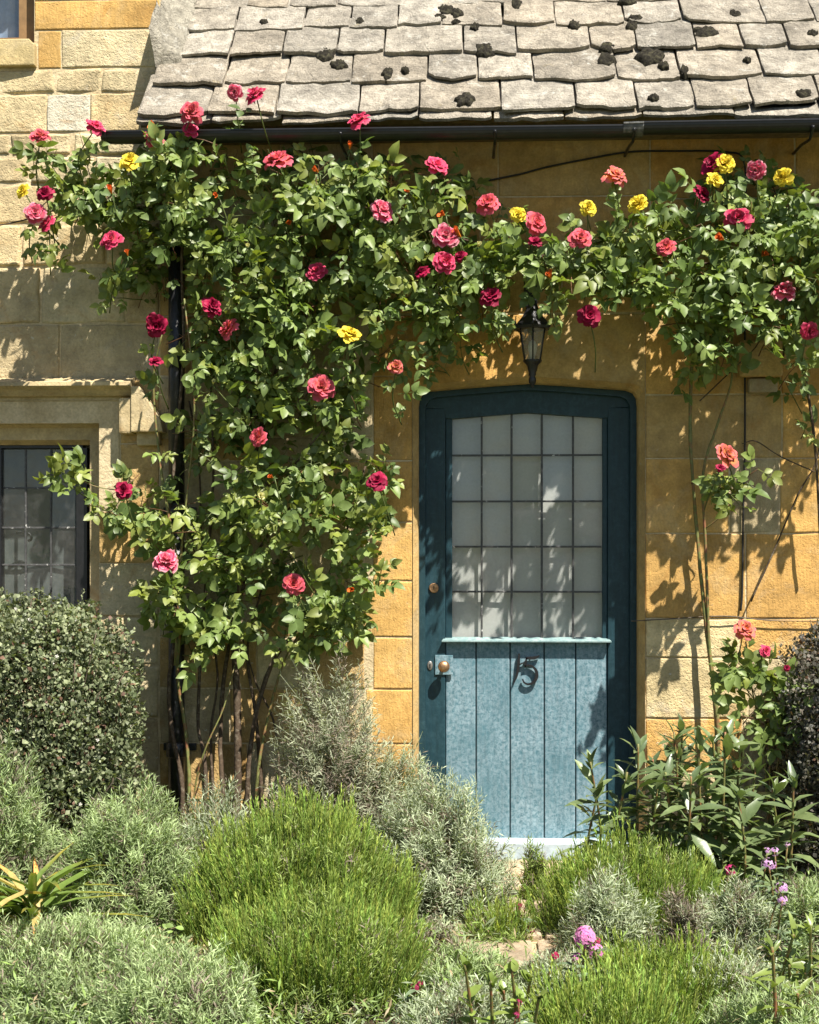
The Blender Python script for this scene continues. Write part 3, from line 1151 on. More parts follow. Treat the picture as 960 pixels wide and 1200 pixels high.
curtain('curtain', dx(515, .24), dx(722, .24), dz(762, 620, .24), dz(470, 620, .24), YD + .055, .0008, 7, M['curtain'], door, 1)
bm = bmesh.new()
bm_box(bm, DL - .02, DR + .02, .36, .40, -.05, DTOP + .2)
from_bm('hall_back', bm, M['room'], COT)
# knob on its square plate, keyhole cover, upper lock
kx, _, kz = W(520.5, 780, YD)
box('knob_plate', dx(510), dx(531), YD - .007, YD + .001, dz(791), dz(768), M['paint_faded'], door, .002)
V, Fc = lathe_geo([(.014, 0), (.016, .004), (.009, .012), (.009, .028), (.020, .036), (.027, .046), (.027, .054), (.020, .063), (.008, .067)], 0, 0, 20)
V = [(kx + a, YD - .006 - c, kz + b) for a, b, c in V]
piece('knob', V, Fc, M['brass'], door, None, True)
ex, _, ez = W(504, 780, YD)
V, Fc = lathe_geo([(.016, 0), (.016, .003), (.013, .005), (.005, .0052)], 0, 0, 20)
piece('keyhole_plate', [(ex + a * .8, YD - c, ez + b * 1.35) for a, b, c in V], Fc, simple('steel_plate', (.30, .28, .25), .45, metal=.7), door, None, True)
prism('keyhole', [(ex - .003, ez - .010), (ex + .003, ez - .010), (ex + .0022, ez + .001), (ex + .004, ez + .005), (ex, ez + .009), (ex - .004, ez + .005), (ex - .0022, ez + .001)], YD - .0065, YD - .004, M['gutter'], door)
ux, _, uz_ = W(508.5, 689, YD)
V, Fc = lathe_geo([(.023, 0), (.023, .006), (.018, .010), (.016, .008), (.014, .0085), (.004, .0085)], 0, 0, 22)
piece('upper_lock', [(ux + a, YD - c, uz_ + b) for a, b, c in V], Fc, M['brass'], door, None, True)
prism('lock_slot', [(ux - .0018, uz_ - .008), (ux + .0018, uz_ - .008), (ux + .0018, uz_ + .008), (ux - .0018, uz_ + .008)], YD - .0105, YD - .008, M['gutter'], door)


# house number 15: forged strokes of changing width
def stroke(name, pts, widths, y0, y1, mat, parent):
    p = smooth_path(np.array(pts, float), 8)
    w = np.interp(np.linspace(0, 1, len(p)), np.linspace(0, 1, len(widths)), widths)
    tg = np.gradient(p, axis=0)
    tg /= np.linalg.norm(tg, axis=1)[:, None] + 1e-9
    nr = np.stack([-tg[:, 1], tg[:, 0]], 1)
    L, R = p + nr * w[:, None] / 2, p - nr * w[:, None] / 2
    m_ = len(p)
    V = [(a, y0, b) for a, b in L] + [(a, y0, b) for a, b in R] + [(a, y1, b) for a, b in L] + [(a, y1, b) for a, b in R]
    Fc = []
    for i in range(m_ - 1):
        Fc += [(i, i + 1, m_ + i + 1, m_ + i), (2 * m_ + i, 3 * m_ + i, 3 * m_ + i + 1, 2 * m_ + i + 1),
               (i, 2 * m_ + i, 2 * m_ + i + 1, i + 1), (m_ + i, m_ + i + 1, 3 * m_ + i + 1, 3 * m_ + i)]
    Fc += [(0, m_, 3 * m_, 2 * m_), (m_ - 1, 3 * m_ - 1, 4 * m_ - 1, 2 * m_ - 1)]
    V_, F_ = V, Fc
    return V_, F_


def dpt(p, q):
    w_ = W(p, q, YD - .01)
    return (w_[0], w_[2])


numb = None
parts_num = [
    ([(608.5, 766), (608, 776), (607, 786), (605, 794), (601.5, 801.5)], [.007, .013, .012, .009, .003]),
    ([(609, 779), (612, 777.5), (615, 776.5)], [.006, .005, .006]),
    ([(617.5, 770.5), (616.5, 775), (615.5, 781.5)], [.008, .008, .008]),
    ([(616.5, 771.5), (622, 771.3), (627, 771), (632.5, 768.5)], [.010, .014, .014, .004]),
    ([(615, 781), (619.5, 779.8), (624.5, 781.5), (628.5, 786.5), (629, 793.5), (625.5, 799.5), (619.5, 802), (614.5, 800), (612.5, 796)], [.007, .008, .010, .014, .015, .012, .009, .008, .007])]
VV, FF = [], []
for pts, ws in parts_num:
    v_, f_ = stroke('n', [dpt(*p) for p in pts], ws, YD - .010, YD + .001, None, None)
    o_ = len(VV)
    VV += v_
    FF += [tuple(i + o_ for i in f) for f in f_]
for (p, q) in ((607.5, 783), (622, 771.5), (628.5, 790)):
    a, b = dpt(p, q)
    v_, f_ = tube_geo([(a, YD - .004, b), (a, YD + .012, b)], [.003, .003], 6)
    o_ = len(VV)
    VV += v_
    FF += [tuple(i + o_ for i in f) for f in f_]
piece('house_number', VV, FF, simple('black_forged_metal', (.010, .010, .011), .6, 40, .2, .1, .3), door, label='black forged house number 15 on pale plank')
# painted sill, timber below it, stone threshold
pbox('door_sill', 486, 754, 988, 1009, .05, .2, M['sill_paint'], door, .006)
box('sill_timber', WX(488), WX(752), .075, .2, WZ(1019, 620, .075), WZ(1009.5, 620, .05) - .002, M['timber'], door)
bm = bmesh.new()
bm_box(bm, WX(470), WX(770), -.16, .32, -.05, WZ(1019, 620, .075) - .004, .012)
from_bm('door_step', bm, M['rubble'], COT, (.50, .40, .27))

# label stop of the next window on the right
nb = empty('hood_stop', (WX(890), 0, WZ(430, 890)), None, None)
nb.parent = COT
pbox('label_stop', 866, 918, 398, 441, -.07, .01, M['dressed'], nb, .012, OCHRE)
pbox('label_stop_base', 878, 912, 443, 460, -.05, .01, M['dressed'], nb, .012, (.34, .28, .20))
hood(WX(917), XR, WZ(398, 930), 'hood_mould', nb)

# ------------------------------------------------------------------ lantern, cable, training wire
LX, LY = WX(624, -.17), -.17
lz_ = lambda q: WZ(q, 624, LY)
lan = empty('wall_lantern', (LX, LY, lz_(450)), 'black hexagonal glass lantern hanging from its bracket above the teal door', 'lantern')
R6 = math.radians(30)
cap = [(.012, lz_(332)), (.014, lz_(345)), (.020, lz_(354)), (.032, lz_(363)), (.052, lz_(372)), (.078, lz_(380)), (.084, lz_(383)), (.080, lz_(386)), (.050, lz_(386.5))]
V, Fc = lathe_geo(cap[::-1], LX, LY, 6, R6)
piece('roof_cap', V, Fc, M['iron'], lan)
for k in range(6):
    th = R6 + k * math.pi / 3
    x, y = LX + .083 * math.cos(th), LY + .083 * math.sin(th)
    tube('cap_finial', [(x, y, lz_(385)), (x * 1.0 + .006 * math.cos(th), y + .006 * math.sin(th), lz_(377))], [.006, .002], M['iron'], lan, 5)
zt_, zb_, rt, rb = lz_(386.5), lz_(423), .061, .038
for k in range(6):
    t1, t2 = R6 + k * math.pi / 3, R6 + (k + 1) * math.pi / 3
    c4 = [(LX + r * math.cos(t), LY + r * math.sin(t), z) for r, t, z in ((rb, t1, zb_), (rb, t2, zb_), (rt, t2, zt_), (rt, t1, zt_))]
    piece('glass_pane', c4, [(0, 1, 2, 3)], M['lamp_glass'], lan)
    tube('glazing_bar', [c4[0], c4[3]], [.0035, .0035], M['gutter'], lan, 5)
low = [(.042, zb_ + .003), (.040, zb_ - .005), (.028, lz_(427)), (.024, lz_(429)), (.020, lz_(434)), (.015, lz_(437)), (.017, lz_(439)), (.012, lz_(441)), (.017, lz_(444)), (.015, lz_(449)), (.007, lz_(451)), (.004, lz_(454))]
V, Fc = lathe_geo(low[::-1], LX, LY, 14)
piece('bottom_finial', V, Fc, M['iron'], lan, None, True)
V, Fc = lathe_geo([(.008, zb_), (.012, zb_ + .02), (.020, zb_ + .05), (.021, zb_ + .068), (.013, zb_ + .086), (.002, zb_ + .092)], LX, LY, 14)
piece('bulb', V, Fc, M['bulb'], lan, None, True)
zt2 = lz_(333)
arm = smooth_path([(LX, LY, zt2 - .01), (LX, LY, zt2 + .05), (LX, LY + .03, zt2 + .10), (LX, LY + .09, zt2 + .10), (LX, LY + .13, zt2 + .05), (LX, .0, zt2 + .0)], 5)
tube('bracket_arm', arm, [.008, .008], M['iron'], lan, 7)
box('wall_plate', LX - .03, LX + .03, -.012, -.001, zt2 - .07, zt2 + .09, M['iron'], lan)

cp = smooth_path([W(p, q, y) for p, q, y in ((560, 214, -.012), (610, 204, -.012), (640, 196, -.012), (690, 186, -.012), (738, 178, -.012), (790, 177, -.012), (850, 178, -.012), (872, 190, -.02), (873.5, 260, -.02), (873, 400, -.03), (873, 520, -.012), (871, 600, -.012), (870, 690, -.012), (868, 716, -.012))], 5)
tube('wall_cable', cp, [.0045, .0045], M['cable'], None, 6, label='thin black cable running down the stone wall right of the door', cat='cable')
tw = smooth_path([W(p, q, y) for p, q, y in ((740, 728, -.01), (790, 725, -.02), (850, 722, -.025), (900, 727, -.02), (965, 728, -.02), (1050, 730, -.01))], 5)
tube('training_wire', tw, [.0025, .0025], M['wire'], None, 5, label='thin training wire stretched level across pale stone low right of the door', cat='wire')

# ------------------------------------------------------------------ plants: leaf templates and batches
def nrmz(a):
    return a / (np.linalg.norm(a, axis=-1, keepdims=True) + 1e-9)


class Buf:
    """collects many copies of small templates into one mesh, a tint per copy"""

    def __init__(s):
        s.V, s.F, s.C, s.n = [], [], [], 0

    def add(s, tv, tf, d, nm, loc, scale, col, vcol=None):
        d = nrmz(np.asarray(d, float))
        nm = np.asarray(nm, float)
        z = nrmz(nm - (nm * d).sum(-1, keepdims=True) * d)
        y = np.cross(z, d)
        Mx = np.stack([d, y, z], axis=1)                       # rows are the axes
        sc_ = np.asarray(scale, float)
        if sc_.ndim == 1:
            sc_ = sc_[:, None] * np.ones((1, 3))
        v = np.einsum('nij,njk->nik', tv[None] * sc_[:, None, :], Mx) + np.asarray(loc, float)[:, None, :]
        N, K = v.shape[:2]
        f = (tf[None] + (np.arange(N) * K)[:, None, None] + s.n).reshape(-1, 3)
        c = np.repeat(np.asarray(col, float)[:, None, :], K, 1)
        if vcol is not None:
            c = c * vcol[None]
        s.V.append(v.reshape(-1, 3)); s.F.append(f); s.C.append(c.reshape(-1, 3))
        s.n += N * K

    def raw(s, v, f, col):
        v = np.asarray(v, float)
        tris = []
        for q in f:
            for i in range(1, len(q) - 1):
                tris.append((q[0], q[i], q[i + 1]))
        s.V.append(v); s.F.append(np.array(tris) + s.n)
        s.C.append(np.repeat(np.asarray(col, float)[None], len(v), 0))
        s.n += len(v)

    def mesh(s, name, centre=None, smooth=True):
        v = np.concatenate(s.V); f = np.concatenate(s.F); c = np.concatenate(s.C)
        if centre is not None:
            v = v - np.asarray(centre)
        me = bpy.data.meshes.new(name)
        me.vertices.add(len(v)); me.vertices.foreach_set('co', v.astype(np.float32).ravel())
        me.loops.add(len(f) * 3); me.loops.foreach_set('vertex_index', f.astype(np.int32).ravel())
        me.polygons.add(len(f))
        me.polygons.foreach_set('loop_start', np.arange(0, len(f) * 3, 3, dtype=np.int32))
        me.polygons.foreach_set('loop_total', np.full(len(f), 3, dtype=np.int32))
        me.polygons.foreach_set('use_smooth', np.full(len(f), smooth))
        at = me.attributes.new('tint', 'FLOAT_COLOR', 'POINT')
        at.data.foreach_set('color', np.concatenate([np.clip(c, 0, 1), np.ones((len(c), 1))], 1).astype(np.float32).ravel())
        me.update(calc_edges=True)
        return me


def leaf_tpl(stations, fold=.25, curl=.25):
    """a blade along +X of length 1, normal +Z: (x, half width) stations between base and tip"""
    V = [(0, 0, 0)]
    for x, w in stations:
        zc = -curl * x * x
        V += [(x, 0, zc), (x, w, zc + fold * w), (x, -w, zc + fold * w)]
    V.append((1, 0, -curl))
    Fc = [(0, 1, 2), (0, 3, 1)]
    n = len(stations)
    for i in range(n - 1):
        a, b = 1 + 3 * i, 4 + 3 * i
        Fc += [(a, b, b + 1), (a, b + 1, a + 1), (a, a + 2, b + 2), (a, b + 2, b)]
    a = 1 + 3 * (n - 1)
    t = 1 + 3 * n
    Fc += [(a, t, a + 1), (a, a + 2, t)]
    return np.array(V, float), np.array(Fc)


OVATE = leaf_tpl([(.14, .23), (.42, .37), (.74, .26)], .28, .20)
OVATE2 = leaf_tpl([(.14, .22), (.42, .35), (.74, .24)], .5, .42)
LANCE = leaf_tpl([(.2, .07), (.5, .125), (.8, .07)], .45, .35)
STRAP = leaf_tpl([(.1, .045), (.35, .055), (.6, .05), (.85, .025)], .5, .75)
NEEDLE = (np.array([(0, 0, 0), (.55, .085, .02), (.55, -.085, .02), (1, 0, -.06)], float), np.array([(0, 2, 1), (1, 2, 3)]))
ROUND = leaf_tpl([(.3, .33), (.68, .30)], .3, .2)
TINY = (np.array([(0, 0, 0), (.5, .36, .12), (.5, -.36, .12), (1, 0, -.05)], float), np.array([(0, 2, 1), (1, 2, 3)]))


def compound(rng, tpl):
    """a rose leaf: five leaflets on a stalk, along +X, length about 1"""
    b = Buf()
    L, D, Nn, S = [], [], [], []
    for (x, s, ang, l) in ((.62, 0, 0, .46), (.56, 1, 58, .42), (.56, -1, 58, .42), (.27, 1, 66, .34), (.27, -1, 66, .34)):
        a = math.radians(ang + rng.normal() * 7) * (s if s else rng.normal() * .12)
        L.append((x, 0, -.12 * x * x + rng.normal() * .01))
        D.append((math.cos(a), math.sin(a), -.12 + rng.normal() * .22))
        Nn.append((rng.normal() * .22, rng.normal() * .22 - .15 * s, 1))
        S.append(l * rng.uniform(.88, 1.12))
    b.add(*tpl, np.array(D), np.array(Nn), np.array(L), np.array(S), np.ones((5, 3)))
    st = np.array([(0, .010, 0), (0, -.010, 0), (.64, -.006, -.05), (.64, .006, -.05)])
    b.raw(st, [(0, 1, 2, 3)], (1, .9, .7))
    return np.concatenate(b.V), np.concatenate(b.F)


CR = np.random.default_rng(40)
COMP = [compound(CR, OVATE if k % 2 else OVATE2) for k in range(8)]


def rose_tints(n, rng, young=None):
    t = rng.uniform(0, 1, n)
    c = np.stack([.100 + .115 * t, .155 + .130 * t, .042 + .038 * t], 1)
    y = rng.uniform(0, 1, n) < .16
    c[y] = np.stack([.15 + .07 * t[y], .20 + .06 * t[y], .045 + 0 * t[y]], 1)
    d = rng.uniform(0, 1, n) < .25
    c[d] *= .75
    if young is not None:
        c[young] = np.array((.22, .26, .06)) * rng.uniform(.7, 1.1, (young.sum(), 1))
    return c


SUNV = np.array(SUN)


# rose blooms: rings of cupped petals
def bloom_mesh(name, rng, kind):
    inner = {'P': (.76, .20, .18), 'D': (.30, .010, .035), 'Y': (.86, .58, .04), 'B': (.86, .52, .05), 'A': (.82, .30, .13), 'W': (.82, .40, .36), 'O': (.86, .32, .03), 'C': (.80, .76, .25)}[kind]
    outer = {'P': (.68, .028, .125), 'D': (.36, .010, .06), 'Y': (.88, .70, .06), 'B': (.70, .09, .13), 'A': (.68, .045, .13), 'W': (.70, .05, .14), 'O': (.80, .16, .03), 'C': (.80, .78, .40)}[kind]
    b = Buf()
    small = kind in 'OC'
    rings = [(4, 2, 6, .46, .02), (6, 10, 20, .56, .02), (7, 24, 36, .68, .02), (8, 42, 48, .84, .0), (8, 64, 48, .98, -.02)] if not small else [(4, 4, 6, .9, 0), (4, 10, 14, 1.0, 0)]
    for ri, (n, a0, cl, ln, h0) in enumerate(rings):
        for k in range(n):
            az = 2 * math.pi * (k + ri * .37) / n + rng.normal() * .14
            NU, NV = 4, 5
            l = ln * rng.uniform(.86, 1.12)
            V = []
            cols = []
            r = .06 + .02 * ri
            z = h0
            ph = math.radians(a0 + rng.normal() * 8)
            cc = math.radians(cl + rng.normal() * 10)
            tone = rng.uniform(.58, 1.2)
            for j in range(NV + 1):
                v = j / NV
                if j:
                    p = ph + cc * v
                    r += math.sin(p) * l / NV
                    z += math.cos(p) * l / NV
                wd = .62 * ln * (math.sin(math.pi * min(1, .10 + .78 * v)) ** .7) * (1.0 if not small else .8)
                for i in range(NU + 1):
                    u = i / NU * 2 - 1
                    th = az + u * wd / max(r, .16) * .8
                    zz = z + .06 * (u * u) * v + rng.normal() * .05 * v - .10 * abs(u) ** 3 * (v > .9)
                    V.append((r * math.cos(th), r * math.sin(th), zz))
                    f = min(1, max(0, (v - .15) / (.55 if kind not in 'AB' else .8))) if ri else v * (.6 if kind in 'AB' else 1)
                    e = (1.0 + (.30 if (v > .95 and kind == 'W') else 0)) * tone
                    c = np.array(inner) * (1 - f) + np.array(outer) * f
                    if kind == 'W' and v > .85:
                        c = c * .35 + np.array((.88, .60, .62)) * .65
                    if kind in 'PAB' and v > .9:
                        c = c * .72 + np.array((.85, .40, .42)) * .28
                    cols.append(np.clip(c * tone, 0, .92))
            Fq = []
            for j in range(NV):
                for i in range(NU):
                    a = j * (NU + 1) + i
                    Fq.append((a, a + 1, a + NU + 2, a + NU + 1))
            nb = len(b.V)
            b.raw(V, Fq, (1, 1, 1))
            b.C[nb] = np.array(cols)
    for k in range(5):                                          # sepals and hip
        a = 2 * math.pi * k / 5
        b.add(*LANCE, np.array([(math.cos(a), math.sin(a), -.35)]), np.array([(0, 0, 1)]), np.array([(0, 0, -.05)]), np.array([.75]), np.array([(.09, .15, .04)]))
    hv, hf = lathe_geo([(.03, -.30), (.13, -.20), (.12, -.05)], 0, 0, 7)
    b.raw(hv, hf, (.08, .14, .04))
    me = b.mesh(name)
    me.materials.append(M['petal'])
    return me


BR = np.random.default_rng(77)
BLOOM = {k: [bloom_mesh('rose_bloom', BR, k) for _ in range(4)] for k in 'PDYBAWOC'}


def place_bloom(px, py, r, kind, y, rng, parent):
    o = bpy.data.objects.new('rose_bud' if kind in 'OC' else 'rose_bloom', BLOOM[kind][rng.integers(4)])
    COL.objects.link(o)
    p = W(px, py, y)
    s = r * (DIST + y) / F / (.93 if kind not in 'OC' else .62)
    ax = Vector((rng.normal() * .55, -1, .50 + rng.normal() * .45)).normalized()
    q = ax.to_track_quat('Z', 'Y')
    from mathutils import Quaternion
    o.rotation_euler = (q @ Quaternion((0, 0, 1), rng.uniform(0, 6.28))).to_euler()
    s *= rng.uniform(.86, 1.08)
    o.scale = (s, s, s * rng.uniform(.7, 1.25))
    o.parent = parent
    o.location = Vector(p) - parent.location
    lab = {'Y': 'bright yellow rose bloom', 'B': 'yellow rose bloom edged with pink', 'O': 'small orange bud', 'C': 'pale cream bud', 'D': 'dark crimson rose bloom'}.get(kind)
    if lab:
        o['label'] = lab
    return np.array(p), np.array(ax)


def rose_plant(name, base, label, ellipses, blooms, canes, seed, density=1.0, leaf_parts=300, leaf=.128):
    rng = np.random.default_rng(seed)
    root = empty(name, base, label, 'rose')
    stems = Buf()
    LD, LN, LL, LS, LY_ = [], [], [], [], []                    # leaves: direction, normal, place, size, young

    def leaf_at(p, d, young=False, size=1.0):
        n = .50 * SUNV + .40 * np.array((0, -1, .1)) + rng.normal(0, .42, 3)
        LD.append(d); LN.append(n); LL.append(p); LS.append(leaf * size * rng.uniform(.58, 1.25)); LY_.append(young)

    def shoot(p0, d0, length, tip_young=True, step=.042, rad=.0026):
        k = max(3, int(length / step))
        p, d = p0.copy(), nrmz(d0)
        path_ = [p.copy()]
        sgn = 1
        for i in range(k):
            d = nrmz(d + rng.normal(0, .10, 3) + np.array((0, 0, -.035)))
            p = p + d * step
            if p[1] > -.03:
                p[1] = -.03
                d[1] = -abs(d[1])
            path_.append(p.copy())
            side = nrmz(np.cross(d, np.array((0, -1, .3)) + rng.normal(0, .3, 3))) * sgn
            sgn = -sgn
            ld = nrmz(side * .8 + d * .45 + np.array((0, -.30, .02)) + rng.normal(0, .22, 3) + np.array((0, 0, -.12)))
            leaf_at(p, ld, tip_young and i >= k - 2 and rng.uniform() < .55, .75 if i >= k - 1 else 1.0)
        v, f = tube_geo(path_, [rad, rad * .5], 4)
        stems.raw(v, f, (.10, .13, .035) if rng.uniform() < .7 else (.16, .08, .04))
        return p

    area = np.array([e[2] * e[3] * (e[6] if len(e) > 6 else 1) for e in ellipses], float)
    for e, a in zip(ellipses, area):
        n = max(2, int(a / 1000 * (11.5 if e[1] < 430 else 8.6) * density))
        for _ in range(n):
            r, th = math.sqrt(rng.uniform()) * .92, rng.uniform(0, 6.283)
            px, py = e[0] + e[2] * r * math.cos(th), e[1] + e[3] * r * math.sin(th)
            gapn = mnoise.noise(Vector((px / 42, py / 42, seed))) + .5 * mnoise.noise(Vector((px / 19, py / 19, seed + 5)))
            if gapn < -.08 and rng.uniform() < .88:
                continue
            dmin, dmax = e[4], e[5] * (.84 if e[0] < 600 else .96)
            lay = rng.uniform()
            y = -(dmin + (dmax - dmin) * lay ** 1.1)
            p = W(px, py, y)
            up = rng.normal(.35, .55)
            d = np.array((rng.normal(0, .6), -.45 - .3 * rng.uniform(), up))
            L = rng.uniform(.10, .24)
            shoot(p - nrmz(d) * L * .5, d, L)
    for (px, py, r, kind) in blooms:
        y = -rng.uniform(.36, .43) if px < 640 else -rng.uniform(.40, .46)
        if py > 440:
            y = -rng.uniform(.36, .44)
        p, ax = place_bloom(px, py, r, kind, y, rng, root)
        q = p + np.array((rng.normal() * .07, .16, -.17 - rng.uniform(0, .06)))
        v, f = tube_geo(smooth_path([q, (p + q) / 2 + np.array((rng.normal() * .015, -.03, -.02)), p - ax * .012], 4), [.003, .0028], 5)
        stems.raw(v, f, (.11, .14, .04))
        for i in range(5):
            t = rng.uniform(.0, .85)
            pp = p * (1 - t) + q * t + np.array((0, .0, -.03))
            a = rng.uniform(0, 6.28)
            leaf_at(pp, np.array((math.cos(a), -.25, math.sin(a) * .8)), rng.uniform() < .35, .8)
    LD, LN, LL, LS, LY_ = map(np.array, (LD, LN, LL, LS, LY_))
    # leave the blooms, the gutter, the lantern and the door free of leaves
    mid = LL + nrmz(LD) * LS[:, None] * .6
    rel = mid - np.array((CX, -DIST, EYE))
    fw = np.array((-math.sin(YAW), math.cos(YAW), 0)); rt_ = np.array((math.cos(YAW), math.sin(YAW), 0))
    dep = rel @ fw
    qx, qy = PX0 + F * (rel @ rt_) / dep, PY0 - F * rel[:, 2] / dep
    keep = qy > 176 + rng.normal(0, 7, len(qy)) + 10 * np.array([mnoise.noise(Vector((a / 30, 0, seed))) for a in qx])
    for (px, py, r, kind) in blooms:
        near = np.hypot(qx - px, qy - py)
        keep &= ~((near < r * 1.15 + 8) & (mid[:, 1] < -.24) & (qy < py + r * .7 + 4))
        keep |= (np.hypot(qx - px, (qy - py - 24) * .8) < 17) & (qy > py + r * .8) & (py < 195)
    keep &= ~((qx > 600) & (qx < 650) & (qy > 372) & (qy < 460))
    keep &= ~((qx > 512) & (qx < 745) & (qy > 428))
    keep &= ~((qx > 668) & (qx < 775) & (qy > 372) & (qy < 470) & (rng.uniform(0, 1, len(qx)) < .8))
    keep &= ~((qx > 188) & (qx < 226) & (qy > 300) & (qy < 640) & (rng.uniform(0, 1, len(qx)) < .72) & (LL[:, 1] < -.04))
    LD, LN, LL, LS, LY_ = LD[keep], LN[keep], LL[keep], LS[keep], LY_[keep]
    tint = rose_tints(len(LD), rng, LY_)
    # the leaves that stand out most in front are leaves of their own
    order = np.argsort(LL[:, 1] + rng.normal(0, .03, len(LL)))
    front = order[:leaf_parts]
    rest = order[leaf_parts:]
    tv, tf = COMP[0]
    fol = Buf()
    pick = rng.integers(0, len(COMP), len(rest))
    for k in range(len(COMP)):
        ii = rest[pick == k]
        if len(ii):
            fol.add(*COMP[k], LD[ii], LN[ii], LL[ii], LS[ii], tint[ii])
    if fol.n:
        link('foliage', fol.mesh('foliage', base), M['leaf'], root, base, kind='stuff')
    variants = []
    for k in range(len(COMP)):
        for c in rose_tints(4, rng):
            b = Buf()
            b.add(*COMP[k], np.array([(1, 0, 0)]), np.array([(0, 0, 1)]), np.zeros((1, 3)), np.ones(1), c[None])
            me = b.mesh('leaf')
            me.materials.append(M['leaf'])
            variants.append(me)
    from mathutils import Matrix
    for i in front:
        d = nrmz(LD[i]); z = nrmz(LN[i] - np.dot(LN[i], d) * d); y = np.cross(z, d)
        o = bpy.data.objects.new('leaf', variants[rng.integers(len(variants))])
        COL.objects.link(o)
        o.rotation_euler = Matrix((d, y, z)).transposed().to_euler()
        o.scale = (LS[i],) * 3
        o.location = LL[i] - np.array(base)
        o.parent = root
    link('shoots', stems.mesh('shoots', base), M['leaf'], root, base, kind='stuff')
    for (pts, radii, mat) in canes:
        wp = [W(*p) for p in pts]
        if pts[0][1] > 850:                                      # the cane comes out of the soil
            wp = [np.array((wp[0][0] + rng.normal() * .015, wp[0][1] - .02, -.03))] + wp
        tube('stem', smooth_path(wp, 5), [r_ * .78 for r_ in radii], M[mat], root, 7, .12, rng)
    return root


# (px, py, rx, ry, nearest, farthest from the wall, weight)
LEFT_E = [(110, 228, 95, 34, .10, .40, .75), (20, 262, 34, 14, .08, .30, .6), (75, 195, 40, 18, .1, .35, .5), (215, 205, 58, 50, .06, .46),
          (160, 240, 60, 40, .06, .42), (225, 285, 52, 50, .05, .36), (190, 340, 45, 45, .04, .25, .8), (112, 338, 52, 18, .08, .34, .8), (375, 225, 100, 58, .06, .48, 1.1), (300, 215, 50, 36, .08, .46),
          (430, 205, 75, 24, .1, .46), (385, 320, 120, 75, .05, .46, 1.1), (290, 330, 60, 60, .05, .42), (500, 255, 90, 62, .05, .48, 1.1),
          (520, 340, 82, 55, .05, .42), (600, 290, 60, 50, .05, .44), (560, 385, 30, 22, .05, .30, .7), (490, 415, 50, 35, .05, .32, .8),
          (330, 415, 115, 62, .05, .44), (250, 400, 50, 50, .06, .40, .9), (290, 510, 85, 65, .05, .40), (360, 500, 75, 60, .05, .38), (350, 600, 95, 75, .05, .40),
          (250, 600, 60, 60, .05, .38, .8), (385, 690, 65, 55, .05, .38, .9), (270, 690, 75, 50, .06, .40, .8), (215, 720, 45, 45, .10, .42, .8), (175, 610, 52, 38, .08, .36, .8),
          (200, 665, 40, 25, .1, .4, .7), (75, 557, 24, 22, .16, .26, 1.2), (425, 570, 26, 60, .05, .30, .8), (415, 620, 35, 40, .05, .32, .8), (215, 530, 30, 40, .1, .35, .6), (640, 345, 26, 16, .05, .3, .6), (195, 775, 30, 16, .15, .35, .7), (235, 760, 40, 14, .15, .35, .6), (370, 745, 45, 18, .06, .3, .7), (155, 560, 30, 26, .1, .3, .6), (300, 745, 45, 20, .1, .3, .6), (400, 735, 42, 30, .08, .34, .9), (335, 730, 50, 25, .08, .34, .8), (225, 745, 42, 26, .12, .36, .8)]
RIGHT_E = [(690, 275, 42, 38, .05, .42), (745, 290, 62, 48, .05, .44), (815, 305, 62, 50, .05, .44), (895, 270, 62, 62, .05, .46, 1.1), (945, 240, 40, 60, .06, .46),
           (730, 335, 62, 24, .10, .44, 1.1), (700, 325, 40, 22, .2, .46, .8), (790, 345, 50, 24, .15, .46, 1.0), (860, 340, 60, 45, .05, .42), (825, 390, 48, 34, .06, .36, .9), (915, 350, 50, 60, .05, .44), (930, 430, 36, 45, .06, .38, .9),
           (745, 245, 35, 35, .08, .38, .8), (850, 225, 40, 28, .08, .4, .7), (810, 440, 26, 18, .06, .30, .8), (824, 484, 13, 14, .08, .22, 1.2), (857, 565, 36, 30, .12, .36, 1.1), (955, 480, 20, 40, .1, .35, .7), (1010, 320, 60, 110, .05, .45, .8)]
